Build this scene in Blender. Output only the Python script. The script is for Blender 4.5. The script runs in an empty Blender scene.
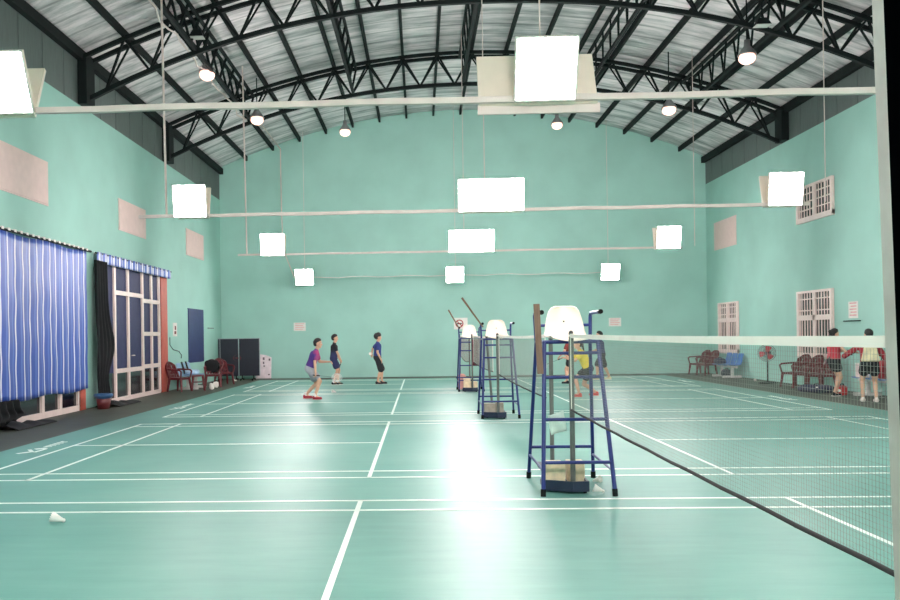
import bpy, bmesh, math, random
from mathutils import Vector as V, Matrix, noise
random.seed(7)
C = bpy.context.scene.collection
S = bpy.context.scene
PI = math.pi

# ------------------------------------------------------------------ camera, world, exposure
cam_d = bpy.data.cameras.new('camera'); cam = bpy.data.objects.new('camera', cam_d); C.objects.link(cam)
F = 837.0; PX, PY = 391.0, 336.4; YAW, ROLL, EYE = math.radians(2.0), .0145, 1.55
cam_d.sensor_width = 36; cam_d.lens = F/900*36
cam_d.shift_x = (450-PX)/900; cam_d.shift_y = (PY-300)/900
cam_d.clip_start = .02; cam_d.clip_end = 300
fw = V((-math.sin(YAW), math.cos(YAW), 0)); r0 = V((math.cos(YAW), math.sin(YAW), 0)); u0 = V((0, 0, 1))
rt = r0*math.cos(ROLL)-u0*math.sin(ROLL); up = u0*math.cos(ROLL)+r0*math.sin(ROLL)
cam.matrix_world = Matrix(((rt.x, up.x, -fw.x, 0), (rt.y, up.y, -fw.y, 0), (rt.z, up.z, -fw.z, EYE), (0, 0, 0, 1)))
S.camera = cam
w = bpy.data.worlds.new('night'); S.world = w; w.use_nodes = True
w.node_tree.nodes['Background'].inputs[0].default_value = (.02, .025, .04, 1)
w.node_tree.nodes['Background'].inputs[1].default_value = .3
S.view_settings.view_transform = 'Standard'; S.view_settings.look = 'None'
S.view_settings.gamma = 1; S.view_settings.use_curve_mapping = False
S.view_settings.exposure = 1.42
PANEL = 42.0      # strength of the hanging LED panels
S.cycles.max_bounces = 10; S.cycles.diffuse_bounces = 6
S.cycles.sample_clamp_indirect = 8

# ------------------------------------------------------------------ helpers
def lin(c):
    return tuple((x/255/12.92 if x/255 <= .04045 else ((x/255+.055)/1.055)**2.4) for x in c)
MATS = {}
def mat(name, rgb, rough=.6, metal=0, var=.06, scale=6, emit=None, strength=0, bump=0, spec=.5, stretch=(1, 1, 1)):
    if name in MATS: return MATS[name]
    m = bpy.data.materials.new(name); m.use_nodes = True; n = m.node_tree.nodes; l = m.node_tree.links
    b = n['Principled BSDF']; c = lin(rgb)
    b.inputs['Roughness'].default_value = rough; b.inputs['Metallic'].default_value = metal
    b.inputs['Specular IOR Level'].default_value = spec
    tc = n.new('ShaderNodeTexCoord'); mp = n.new('ShaderNodeMapping'); mp.inputs['Scale'].default_value = stretch
    l.new(tc.outputs['Object'], mp.inputs[0])
    nz = n.new('ShaderNodeTexNoise'); nz.inputs['Scale'].default_value = scale; nz.inputs['Detail'].default_value = 4
    l.new(mp.outputs[0], nz.inputs['Vector'])
    cr = n.new('ShaderNodeValToRGB')
    cr.color_ramp.elements[0].position = .3; cr.color_ramp.elements[1].position = .7
    cr.color_ramp.elements[0].color = (*[max(0, x*(1-var*2)) for x in c], 1)
    cr.color_ramp.elements[1].color = (*[min(1, x*(1+var*2)) for x in c], 1)
    l.new(nz.outputs['Fac'], cr.inputs[0]); l.new(cr.outputs[0], b.inputs['Base Color'])
    if bump:
        bp = n.new('ShaderNodeBump'); bp.inputs['Strength'].default_value = bump; bp.inputs['Distance'].default_value = .02
        l.new(nz.outputs['Fac'], bp.inputs['Height']); l.new(bp.outputs[0], b.inputs['Normal'])
    if emit:
        b.inputs['Emission Color'].default_value = (*emit, 1); b.inputs['Emission Strength'].default_value = strength
    MATS[name] = m
    return m

class MB:
    """collects shapes for ONE mesh"""
    def __init__(s): s.v = []; s.f = []; s.mi = []; s.cur = 0; s.smooth = []
    def add(s, vs, fs, smooth=False):
        o = len(s.v); s.v += [tuple(x) for x in vs]
        for f in fs: s.f.append([i+o for i in f]); s.mi.append(s.cur); s.smooth.append(smooth)
        return s
    def box(s, c, d, rot=None):
        x, y, z = d[0]/2, d[1]/2, d[2]/2
        vs = [V((a*x, b*y, e*z)) for a in (-1, 1) for b in (-1, 1) for e in (-1, 1)]
        if rot is not None: vs = [rot @ q for q in vs]
        vs = [q+V(c) for q in vs]
        return s.add(vs, [(0, 1, 3, 2), (4, 6, 7, 5), (0, 4, 5, 1), (2, 3, 7, 6), (0, 2, 6, 4), (1, 5, 7, 3)])
    def span(s, a, b):
        return s.box([(a[i]+b[i])/2 for i in range(3)], [abs(b[i]-a[i]) for i in range(3)])
    def bar(s, a, b, w, h=None):
        return s.tube(a, b, w/2*1.414, n=4, r2=None, flat=True, asp=(h/w if h else 1))
    def tube(s, a, b, r, n=8, r2=None, flat=False, asp=1, caps=True):
        a, b = V(a), V(b); d = (b-a)
        if d.length < 1e-9: return s
        d.normalize(); ref = V((0, 0, 1)) if abs(d.z) < .95 else V((0, 1, 0))
        e1 = d.cross(ref).normalized(); e2 = e1.cross(d).normalized(); r2 = r if r2 is None else r2
        vs = []
        for p, q in ((a, r), (b, r2)):
            for i in range(n):
                t = 2*PI*(i+.5)/n
                vs.append(p+(e1*math.cos(t)+e2*math.sin(t)*asp)*q)
        fs = [(i, (i+1) % n, n+(i+1) % n, n+i) for i in range(n)]
        s.add(vs, fs, not flat)
        if caps: s.add(vs, [tuple(range(n-1, -1, -1)), tuple(range(n, 2*n))])
        return s
    def path(s, pts, r, n=6):
        for a, b in zip(pts, pts[1:]): s.tube(a, b, r, n)
        for p in pts[1:-1]: s.ball(p, r, 6, 4)
        return s
    def ball(s, c, r, n=12, m=8, sc=(1, 1, 1)):
        vs = []; fs = []
        for j in range(m+1):
            ph = PI*j/m
            for i in range(n):
                t = 2*PI*i/n
                vs.append((c[0]+r*sc[0]*math.sin(ph)*math.cos(t), c[1]+r*sc[1]*math.sin(ph)*math.sin(t), c[2]+r*sc[2]*math.cos(ph)))
        for j in range(m):
            for i in range(n): fs.append((j*n+i, (j+1)*n+i, (j+1)*n+(i+1) % n, j*n+(i+1) % n))
        return s.add(vs, fs, True)
    def lathe(s, prof, c=(0, 0, 0), n=20, rot=None):
        vs = []; fs = []
        for (r, z) in prof:
            for i in range(n):
                t = 2*PI*i/n; q = V((r*math.cos(t), r*math.sin(t), z))
                if rot is not None: q = rot @ q
                vs.append(q+V(c))
        for j in range(len(prof)-1):
            for i in range(n): fs.append((j*n+i, j*n+(i+1) % n, (j+1)*n+(i+1) % n, (j+1)*n+i))
        return s.add(vs, fs, True)
    def prism(s, pts, vec):
        n = len(pts); vec = V(vec); vs = [V(p) for p in pts]+[V(p)+vec for p in pts]
        fs = [tuple(range(n-1, -1, -1)), tuple(range(n, 2*n))]+[(i, (i+1) % n, n+(i+1) % n, n+i) for i in range(n)]
        return s.add(vs, fs)
    def grid(s, fn, nu, nv, smooth=True):
        vs = [fn(i/nu, j/nv) for j in range(nv+1) for i in range(nu+1)]
        fs = [(j*(nu+1)+i, j*(nu+1)+i+1, (j+1)*(nu+1)+i+1, (j+1)*(nu+1)+i) for j in range(nv) for i in range(nu)]
        return s.add(vs, fs, smooth)
    def slab(s, fn, nrm, nu, nv, t):
        """a sheet with thickness t along nrm, closed at its rim"""
        nrm = V(nrm)*t
        A = [V(fn(i/nu, j/nv)) for j in range(nv+1) for i in range(nu+1)]
        N = len(A); W = nu+1; B = [a+nrm for a in A]; fs = []
        for j in range(nv):
            for i in range(nu):
                q = (j*W+i, j*W+i+1, (j+1)*W+i+1, (j+1)*W+i); fs.append(q); fs.append(tuple(k+N for k in q[::-1]))
        for i in range(nu):
            fs.append((i+1, i, N+i, N+i+1)); k = nv*W; fs.append((k+i, k+i+1, N+k+i+1, N+k+i))
        for j in range(nv):
            fs.append((j*W, (j+1)*W, N+(j+1)*W, N+j*W)); k = nu; fs.append(((j+1)*W+k, j*W+k, N+j*W+k, N+(j+1)*W+k))
        return s.add(A+B, fs, True)
    def mesh(s, name):
        me = bpy.data.meshes.new(name); me.from_pydata(s.v, [], s.f)
        me.polygons.foreach_set('material_index', s.mi); me.polygons.foreach_set('use_smooth', s.smooth); me.update()
        bm = bmesh.new(); bm.from_mesh(me); bmesh.ops.recalc_face_normals(bm, faces=bm.faces); bm.to_mesh(me); bm.free()
        return me
    def build(s, name, m, parent=None, loc=None, rotz=None):
        me = s.mesh(name)
        for q in (m if isinstance(m, (list, tuple)) else [m]): me.materials.append(q)
        o = bpy.data.objects.new(name, me); C.objects.link(o)
        if parent: o.parent = parent
        if loc: o.location = loc
        if rotz: o.rotation_euler = (0, 0, rotz)
        return o
def tag(o, label=None, cat=None, group=None, kind=None):
    if label: o['label'] = label
    if cat: o['category'] = cat
    if group: o['group'] = group
    if kind: o['kind'] = kind
    return o
def thing(name, label, cat, loc=(0, 0, 0), rotz=0, group=None):
    o = bpy.data.objects.new(name, None); C.objects.link(o); o.empty_display_size = .1
    o.location = loc; o.rotation_euler = (0, 0, rotz)
    return tag(o, label, cat, group)
def kids(o): return [c for c in C.objects if c.parent == o]
def copy_tree(o, parent=None):
    c = o.copy(); C.objects.link(c)
    if parent: c.parent = parent
    for ch in kids(o): copy_tree(ch, c)
    return c
def dup(o, loc, rotz, label, group=None):
    c = copy_tree(o); c.location = loc; c.rotation_euler = (0, 0, rotz); c['label'] = label
    if group: c['group'] = group
    return c
def struct(name, mb, m, parent=None):
    o = mb.build(name, m, parent)
    if not parent: o['kind'] = 'structure'
    return o

# ------------------------------------------------------------------ colours
TEAL = mat('teal_wall_paint', (160, 203, 192), .75, var=.035, scale=.7, bump=.03)
WHITE = mat('white_paint', (228, 220, 214), .5, var=.02)
FRAME = mat('white_frame', (238, 214, 208), .45, var=.02)
STEEL = mat('dark_green_steel', (13, 22, 22), .7, var=.1, spec=.25)
SIDING = mat('grey_siding', (100, 108, 106), .6, var=.06, stretch=(1, 6, .4))
PINK = mat('pale_pink_board', (226, 196, 190), .6, var=.02)
DARKGLASS = mat('dark_glass', (26, 27, 36), .12, var=.05)
NAVYGLASS = mat('navy_film_glass', (56, 60, 96), .6, var=.05, spec=.15)
BRICKRED = mat('red_jamb_paint', (196, 92, 76), .6, var=.05)
BLUE = mat('blue_tube_paint', (24, 38, 110), .35, var=.05)
BLACK = mat('black_rubber', (13, 13, 15), .7, spec=.2)
CREAM = mat('cream_plastic', (244, 226, 210), .4, var=.015)
GREYMETAL = mat('grey_post_metal', (112, 112, 108), .45, .4, var=.08)
LIGHTMETAL = mat('pale_tube_metal', (218, 198, 192), .45, var=.05, scale=2)
WOOD = mat('brown_wood', (132, 100, 84), .7, var=.12, stretch=(8, 8, 1))
CARD = mat('beige_block', (232, 208, 176), .8, var=.08, scale=12)
NAVY = mat('navy_paint', (34, 42, 66), .4, var=.06)
PLRED = mat('maroon_plastic', (98, 26, 34), .35, var=.05)
SEATBLUE = mat('blue_seat_plastic', (62, 110, 178), .35, var=.04)
SEATPALE = mat('pale_blue_seat', (140, 176, 206), .35, var=.05)
FRAMEGREY = mat('bench_frame', (206, 204, 200), .4, var=.03)
CLOTHBLACK = mat('black_cloth', (11, 12, 17), .85, var=.15)
NETGREY = mat('net_cord', (150, 150, 144), .8)
TAPE = mat('white_tape', (254, 240, 232), .8, var=.02)
LINE = mat('court_line_paint', (232, 240, 232), .4, var=.03)
FEATHER = mat('white_feather', (242, 236, 230), .8)
LED = mat('lit_led_panel', (255, 255, 255), .5, emit=(1, .91, .90), strength=PANEL)
WARM = mat('lit_warm_lamp', (255, 230, 220), .5, emit=(1, .55, .44), strength=.8)

# floor: glossy green court mat, dull brown-green margin
def floor_mat(name, a, b, rough):
    m = bpy.data.materials.new(name); m.use_nodes = True; n = m.node_tree.nodes; l = m.node_tree.links; p = n['Principled BSDF']
    tc = n.new('ShaderNodeTexCoord')
    def nz(sc, st, det=5):
        mp = n.new('ShaderNodeMapping'); mp.inputs['Scale'].default_value = st; l.new(tc.outputs['Object'], mp.inputs[0])
        k = n.new('ShaderNodeTexNoise'); k.inputs['Scale'].default_value = sc; k.inputs['Detail'].default_value = det; l.new(mp.outputs[0], k.inputs['Vector']); return k
    k1 = nz(.55, (1, .8, 1)); k2 = nz(2.4, (.6, 3, 1)); k3 = nz(14, (.35, 3, 1), 3)
    ad = n.new('ShaderNodeMixRGB'); ad.inputs[0].default_value = .45; l.new(k1.outputs['Fac'], ad.inputs[1]); l.new(k2.outputs['Fac'], ad.inputs[2])
    cr = n.new('ShaderNodeValToRGB'); cr.color_ramp.elements[0].position = .34; cr.color_ramp.elements[1].position = .64
    cr.color_ramp.elements[0].color = (*lin(a), 1); cr.color_ramp.elements[1].color = (*lin(b), 1)
    l.new(ad.outputs[0], cr.inputs[0]); l.new(cr.outputs[0], p.inputs['Base Color'])
    p.inputs['Specular IOR Level'].default_value = .11
    mr = n.new('ShaderNodeMapRange'); mr.inputs['To Min'].default_value = rough-.07; mr.inputs['To Max'].default_value = rough+.1
    l.new(k2.outputs['Fac'], mr.inputs[0]); l.new(mr.outputs[0], p.inputs['Roughness'])
    bp = n.new('ShaderNodeBump'); bp.inputs['Strength'].default_value = .07; bp.inputs['Distance'].default_value = .01
    l.new(k3.outputs['Fac'], bp.inputs['Height']); l.new(bp.outputs[0], p.inputs['Normal'])
    return m
COURT = floor_mat('green_court_mat', (92, 143, 133), (114, 161, 150), .42)
MARGIN = floor_mat('brown_green_floor', (70, 74, 66), (86, 90, 80), .5)

def ceil_mat():
    m = bpy.data.materials.new('silver_foil_roof'); m.use_nodes = True; n = m.node_tree.nodes; l = m.node_tree.links; p = n['Principled BSDF']
    tc = n.new('ShaderNodeTexCoord')
    mp = n.new('ShaderNodeMapping'); mp.inputs['Scale'].default_value = (.35, 2.2, 1); l.new(tc.outputs['Object'], mp.inputs[0])
    k = n.new('ShaderNodeTexNoise'); k.inputs['Scale'].default_value = 1.3; k.inputs['Detail'].default_value = 8; k.inputs['Roughness'].default_value = .65
    l.new(mp.outputs[0], k.inputs['Vector'])
    wv = n.new('ShaderNodeTexWave'); wv.bands_direction = 'Y'; wv.inputs['Scale'].default_value = .42; wv.inputs['Distortion'].default_value = .6
    l.new(tc.outputs['Object'], wv.inputs['Vector'])
    cr = n.new('ShaderNodeValToRGB'); e = cr.color_ramp.elements
    e[0].position = .3; e[0].color = (*lin((128, 130, 130)), 1); e[1].position = .6; e[1].color = (*lin((248, 236, 238)), 1)
    l.new(k.outputs['Fac'], cr.inputs[0])
    r2 = n.new('ShaderNodeValToRGB'); e = r2.color_ramp.elements
    e[0].position = .0; e[0].color = (.25, .25, .25, 1); e[1].position = .05; e[1].color = (1, 1, 1, 1); l.new(wv.outputs['Fac'], r2.inputs[0])
    mx = n.new('ShaderNodeMixRGB'); mx.blend_type = 'MULTIPLY'; mx.inputs[0].default_value = .55
    l.new(cr.outputs[0], mx.inputs[1]); l.new(r2.outputs[0], mx.inputs[2]); l.new(mx.outputs[0], p.inputs['Base Color'])
    p.inputs['Metallic'].default_value = .15; p.inputs['Roughness'].default_value = .5
    bp = n.new('ShaderNodeBump'); bp.inputs['Strength'].default_value = .5; bp.inputs['Distance'].default_value = .05
    l.new(k.outputs['Fac'], bp.inputs['Height']); l.new(bp.outputs[0], p.inputs['Normal'])
    return m
FOIL = ceil_mat()

def stripe_mat(name, period, frac, glossy=.46):
    m = bpy.data.materials.new(name); m.use_nodes = True; n = m.node_tree.nodes; l = m.node_tree.links; p = n['Principled BSDF']
    tc = n.new('ShaderNodeTexCoord'); sx = n.new('ShaderNodeSeparateXYZ'); l.new(tc.outputs['Object'], sx.inputs[0])
    dv = n.new('ShaderNodeMath'); dv.operation = 'DIVIDE'; dv.inputs[1].default_value = period; l.new(sx.outputs['Y'], dv.inputs[0])
    fr = n.new('ShaderNodeMath'); fr.operation = 'FRACT'; l.new(dv.outputs[0], fr.inputs[0])
    cr = n.new('ShaderNodeValToRGB'); cr.color_ramp.interpolation = 'CONSTANT'; e = cr.color_ramp.elements
    e[0].position = 0; e[0].color = (*lin((222, 222, 236)), 1); e[1].position = frac; e[1].color = (*lin((52, 84, 176)), 1)
    q = cr.color_ramp.elements.new(.62); q.color = (*lin((84, 112, 196)), 1)
    q = cr.color_ramp.elements.new(.82); q.color = (*lin((52, 84, 176)), 1)
    l.new(fr.outputs[0], cr.inputs[0]); l.new(cr.outputs[0], p.inputs['Base Color']); p.inputs['Roughness'].default_value = glossy
    return m
STRIPE = stripe_mat('blue_striped_tarp', .29, .15)
STRIPE2 = stripe_mat('blue_striped_valance', .19, .36)

# ------------------------------------------------------------------ room dimensions
XL, XR, YB, YF = -7.65, 10.85, 32.0, .82
XC, HALF = 1.65, 9.3
def chord_z(x): return 9.93-2.03*((x-XC)/HALF)**2
def sheet_z(x): return chord_z(x)+.22
def low_z(x): return 9.05-2.1*abs((x-XC)/9.35)**2.2
TL, TR = 6.9, 7.12           # top of the painted walls, left and right

# floor with its court lines
f = MB()
def quad(mb, x0, y0, x1, y1, z=0): mb.add([(x0, y0, z), (x1, y0, z), (x1, y1, z), (x0, y1, z)], [(0, 1, 2, 3)])
cx0, cx1, cy1 = -5.95, 8.85, 30.7
quad(f, cx0, -2.5, cx1, cy1)
f.cur = 1
quad(f, XL-.3, -2.5, cx0, cy1); quad(f, cx1, -2.5, XR+.3, cy1); quad(f, XL-.3, cy1, XR+.3, YB+.2)
floor = struct('floor', f, [COURT, MARGIN])
NX = 1.415
LW = .045
COURTS = [(1.75, 7.92), (9.17, 15.25), (16.55, 23.0), (24.15, 30.05)]
XA, XB = -5.15, 7.97
for (y0, y1) in COURTS:
    m = MB(); z = .004
    def ln(ax, ay, bx, by): m.span((ax, ay, .0005), (bx, by, z))
    for x in (XA, XA+.74, NX-2.0, NX+1.96, XB-.74, XB): ln(x-LW/2, y0, x+LW/2, y1)
    for y in (y0, y0+.46, y1-.46, y1):
        yy = y+LW/2 if y in (y0,) else y-LW/2 if y == y1 else y
        ln(XA, yy-LW/2, XB, yy+LW/2)
    ym = (y0+y1)/2
    ln(XA, ym-LW/2, NX-2.0, ym+LW/2); ln(NX+1.96, ym-LW/2, XB, ym+LW/2)
    m.build('court_lines', LINE, floor)
# worn white lettering on the mat behind each back line (too blurred in the photo to read)
def mark(x, y, L, s):
    m = MB(); z = .004
    def st(a, b, wd):
        a = V((x+s*a[0], y+a[1]*L, 0)); b = V((x+s*b[0], y+b[1]*L, 0)); d = (b-a).normalized(); q = V((-d.y, d.x, 0))*wd/2
        m.prism([a-q, b-q, b+q, a+q], (0, 0, z))
    st((-.10, .0), (.02, .14), .07); st((.02, .14), (-.12, .30), .05); st((.08, .1), (.09, .34), .05)
    st((-.06, .34), (.06, .42), .10)
    for k in range(5):
        q = .52+k*.1
        st((-.05, q), (.06, q+.03), .04); st((-.05, q+.05), (-.04, q+.09), .03)
    m.build('floor_lettering', LINE, floor)
mark(-5.5, 11.4, 1.35, 1); mark(-5.48, 18.4, 1.5, 1); mark(-5.43, 25.9, 1.3, 1)
mark(8.3, 19.0, 1.3, -1); mark(8.36, 26.2, 1.3, -1)

# walls
m = MB(); m.span((XL-.2, YF, 0), (XL, YB+.2, TL)); struct('wall_left', m, TEAL)
m = MB(); m.span((XR, YF, 0), (XR+.2, YB+.2, TR)); struct('wall_right', m, TEAL)
pts = [(XL, YB, 0), (XR, YB, 0)]+[(XR+(XL-XR)*i/40, YB, sheet_z(XR+(XL-XR)*i/40)) for i in range(41)]
m = MB(); m.prism(pts, (0, .2, 0)); struct('wall_back', m, TEAL)
m = MB(); m.prism([(x, .6, z) for x, z in [(XL, 0), (-1.1, 0), (-1.1, 2.3), (.75, 2.3), (.75, 0), (XR, 0)]] + [(XR+(XL-XR)*i/40, .6, sheet_z(XR+(XL-XR)*i/40)) for i in range(41)], (0, .19, 0)); struct('wall_front', m, TEAL)
# corrugated grey cladding above the painted walls (its vertical joints are ribs)
for nm, x, t, s in (('trim_1', XL, TL, 1), ('trim_2', XR, TR, -1)):
    m = MB(); zt = sheet_z(x)
    m.span((x, YF, t), (x-s*.12, YB, zt))
    y = YF+.6
    while y < YB:
        m.span((x, y, t), (x+s*.012, y+.03, zt-.1)); y += 1.03
    struct(nm, m, SIDING)
m = MB()
m.slab(lambda u, v: (XL-.25+(XR-XL+.5)*u, YF+(YB+.2-YF)*v, sheet_z(XL-.25+(XR-XL+.5)*u)), (0, 0, 1), 56, 40, .06)
struct('ceiling', m, FOIL)

# doorway frame close to the camera: pale thin jamb, outer face coloured black to stand for its unlit side
m = MB()
def jx(z): return .4352+(1.87-z)*.024
m.add([(jx(0), .795, 0), (jx(0), .8145, 0), (jx(2.3), .8145, 2.3), (jx(2.3), .795, 2.3)], [(0, 1, 2, 3)])
m.cur = 1
m.add([(jx(0), .795, 0), (.8, .795, 0), (.8, .795, 2.3), (jx(2.3), .795, 2.3)], [(0, 1, 2, 3)])
m.add([(jx(0), .8145, 0), (.8, .8145, 0), (.8, .8145, 2.3), (jx(2.3), .8145, 2.3)], [(0, 1, 2, 3)])
m.add([(.8, .795, 0), (.8, .8145, 0), (.8, .8145, 2.3), (.8, .795, 2.3)], [(0, 1, 2, 3)])
m.add([(jx(2.3), .795, 2.3), (.8, .795, 2.3), (.8, .8145, 2.3), (jx(2.3), .8145, 2.3)], [(0, 1, 2, 3)])
struct('trim_3', m, [mat('pale_jamb', (250, 234, 224), .5, var=.06, scale=20), mat('unlit_outer_face', (14, 12, 13), .8)])

# ------------------------------------------------------------------ roof steel
ORD = ['first', 'second', 'third', 'fourth', 'fifth', 'sixth', 'seventh', 'eighth', 'ninth', 'tenth']
half_n = 9
PUR = [XC+(HALF-.05)*(i/half_n)*(1 if True else 0) for i in range(-half_n, half_n+1)]
def make_truss(label):
    t = thing('roof_truss', label, 'truss', (0, 0, 0), 0, 'arched roof trusses')
    D = .2
    for sy, nm in ((-D, 'upper_chord'), (D, 'upper_chord')):
        m = MB(); n = 36
        P = [V((XL+.12+(XR-XL-.24)*i/n, sy, 0)) for i in range(n+1)]
        for p in P: p.z = chord_z(p.x)
        for a, b in zip(P, P[1:]): m.bar(a, b, .09)
        m.build(nm, STEEL, t)
    m = MB(); P = [V((XL+.2+(XR-XL-.4)*i/36, 0, 0)) for i in range(37)]
    for p in P: p.z = low_z(p.x)
    for a, b in zip(P, P[1:]): m.bar(a, b, .1)
    m.build('bottom_chord', STEEL, t)
    for a, b in zip(PUR, PUR[1:]):
        c = (a+b)/2
        for e in (a, b):
            for sy in (-D, D):
                if not XL+.1 < e < XR-.1: continue
                m = MB(); m.bar((c, 0, low_z(c)), (e, sy, chord_z(e)), .045); m.build('web_member', STEEL, t)
    for x, s, z0 in ((XL, 1, TL), (XR, -1, TR)):
        m = MB(); m.span((x+s*.015, -.24, z0), (x+s*.22, .24, chord_z(x+s*.15)+.03)); m.build('end_post', STEEL, t)
    return t
t0 = make_truss('dark green arched roof truss nearest the doorway, crossing the top edge'); t0.location = (0, 18.85, 0)
dup(t0, (0, 25.05, 0), 0, 'dark green arched roof truss nearer the back wall, second one back')
for i, x in enumerate(PUR):
    k = i-half_n; zz = chord_z(x)+.12
    if abs(k) == half_n: continue
    d = 'directly under the roof ridge' if k == 0 else ORD[abs(k)-1]+' purlin out from the ridge on the '+('left' if k < 0 else 'right')
    m = MB(); m.span((-.038, YF+.2, -.085), (.038, YB-.005, .085))
    o = m.build('roof_purlin', STEEL, None, (x, 0, zz))
    tag(o, 'dark steel roof purlin, '+d, 'purlin', 'roof purlins')
for x, s, d in ((XL, 1, 'left'), (XR, -1, 'right')):
    m = MB(); m.span((x+s*.02, YF+.2, chord_z(x)-.02), (x+s*.16, YB-.005, chord_z(x)+.2))
    o = m.build('eave_beam', STEEL); tag(o, 'dark heavy eave beam along the top of the %s wall' % d, 'beam')
# lattice girders running away from the camera
GX = [(-5.0, 'far left, carrying the pale cable'), (-1.9, 'left of the roof ridge'), (1.38, 'under the roof ridge'), (5.05, 'right of the roof ridge'), (7.95, 'far right, above the glowing warm lamps')]
for gx, d in GX:
    t = thing('lattice_girder', 'dark steel lattice girder running lengthwise, '+d, 'girder', (gx, 12.65, 0), 0, 'lengthwise lattice girders')
    zt, zb = chord_z(gx)-.06, low_z(gx)+.06; L = 12.4
    for sx in (-.09, .09):
        m = MB(); m.bar((sx, 0, zt), (sx, L, zt), .07); m.build('upper_chord', STEEL, t)
    m = MB(); m.bar((0, 0, zb), (0, L, zb), .08); m.build('bottom_chord', STEEL, t)
    n = 14
    for i in range(n):
        y0 = L*i/n; y1 = L*(i+.5)/n; y2 = L*(i+1)/n
        for (a, b) in (((0, y1, zb), (-.09, y0, zt)), ((0, y1, zb), (.09, y2, zt))):
            m = MB(); m.bar(a, b, .045); m.build('web_member', STEEL, t)

# ------------------------------------------------------------------ hanging LED panel bars
def panel(name, w_, label, x, y, zb, tilt, face, group, hgt=.62):
    """a lit panel whose bottom edge rests on the bar; face -1 looks at the doorway, +1 at the back wall; tops splay outwards"""
    t = thing('led_panel', label, 'light panel', (x, y, zb), 0, group)
    R = Matrix.Rotation(-face*tilt, 3, 'X')
    def T(p): return R @ V(p)
    m = MB(); th = .035
    m.box(T((0, 0, hgt/2)), (w_, th, hgt), R); m.build('backing', CREAM, t)
    m = MB(); e = .018
    for sx in (-1, 1): m.box(T((sx*(w_/2-e/2), face*(th/2+.006), hgt/2)), (e, .012, hgt), R)
    for z in (e/2, hgt-e/2): m.box(T((0, face*(th/2+.006), z)), (w_-2*e, .012, e), R)
    m.build('frame', WHITE, t)
    m = MB(); m.box(T((0, face*(th/2+.0035), hgt/2)), (w_-2*e, .006, hgt-2*e), R); m.build('diffuser', LED, t)
    return t
BARS = [(1.25, 3.93, -4.9, 8.0, .06, .6, 'doorway'), (8.5, 3.93, -4.9, 8.0, .06, .6, 'nearest'), (15.8, 3.90, -5.33, 7.25, .06, .6, 'second'), (23.2, 3.88, -5.05, 7.2, .05, .6, 'third'), (31.3, 3.80, -4.5, 7.3, .022, .6, 'farthest')]
for bi, (y, z, x0, x1, th, _, nm) in enumerate(BARS):
    t = thing('hanging_bar', ('long pale tube hung across the hall, %s of the four visible light bars' % nm) if bi else 'long pale light bar hung across the hall just inside the doorway', 'bar', (0, y, z), 0, 'light bars')
    m = MB()
    n = 24
    P = [V((x0+(x1-x0)*i/n, 0, .012*math.sin(i*1.7)*(2 if bi == 4 else .4))) for i in range(n+1)]
    for a, b in zip(P, P[1:]): m.bar(a, b, th)
    m.build('tube', LIGHTMETAL, t)
    for hx in ((-4.8, 1.25, 7.55) if bi < 4 else (-4.3, 1.35, 7.0)):
        m = MB(); r = .022 if hx == -4.8 else .009
        m.tube((hx, .0, th/2), (hx+(-.05 if hx == -4.8 else 0), 0, sheet_z(hx)-z-.02), r, 6); m.build('hanger', LIGHTMETAL, t)
    T = .42 if bi < 2 else .16
    zb = z-.04
    sets = {0: [(-4.22, .62, .62), (1.28, .62, 1.2), (6.95, .62, .62)], 1: [(-4.22, .62, .62), (1.28, .62, 1.2), (6.95, .62, .62)], 2: [(-4.32, .64, .6), (1.36, 1.24, 1.2), (6.78, .64, .6)],
            3: [(-4.06, .68, .6), (1.45, 1.26, 1.2), (6.82, .66, .6)], 4: [(-4.3, .68, .6), (1.32, .66, .6), (7.05, .68, .6)]}[bi]
    for (px, wf, wr), side in zip(sets, ('left', 'middle', 'right')):
        g = 'LED panels on the light bars'
        dy = th/2+.02
        if bi == 4: dy = .03; T = .3
        if bi == 4:
            m = MB(); m.span((px-.1, -dy-.02, -.27), (px-.07, -dy+.035, .02)); m.span((px+.07, -dy-.02, -.27), (px+.1, -dy+.035, .02)); m.build('bracket', LIGHTMETAL, t)
        zp = zb if bi < 4 else z-.28
        panel('led_panel', wf, 'glowing LED panel facing the doorway, %s one on the %s light bar' % (side, nm), px, y-dy, zp, T, -1, g)
        if bi < 4:
            panel('led_panel', wr, 'rear LED panel facing away, behind the %s panel of the %s light bar' % (side, nm), px+(-.05 if bi < 2 else (.03 if px < 0 else -.06 if px > 3 else 0)), y+dy, zb, T+(.08 if bi > 1 else 0), 1, g)
    if bi == 1:
        m = MB(); m.span((.62, .07, -.13), (1.86, .10, -.035)); m.build('end_channel', LIGHTMETAL, t)

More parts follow.
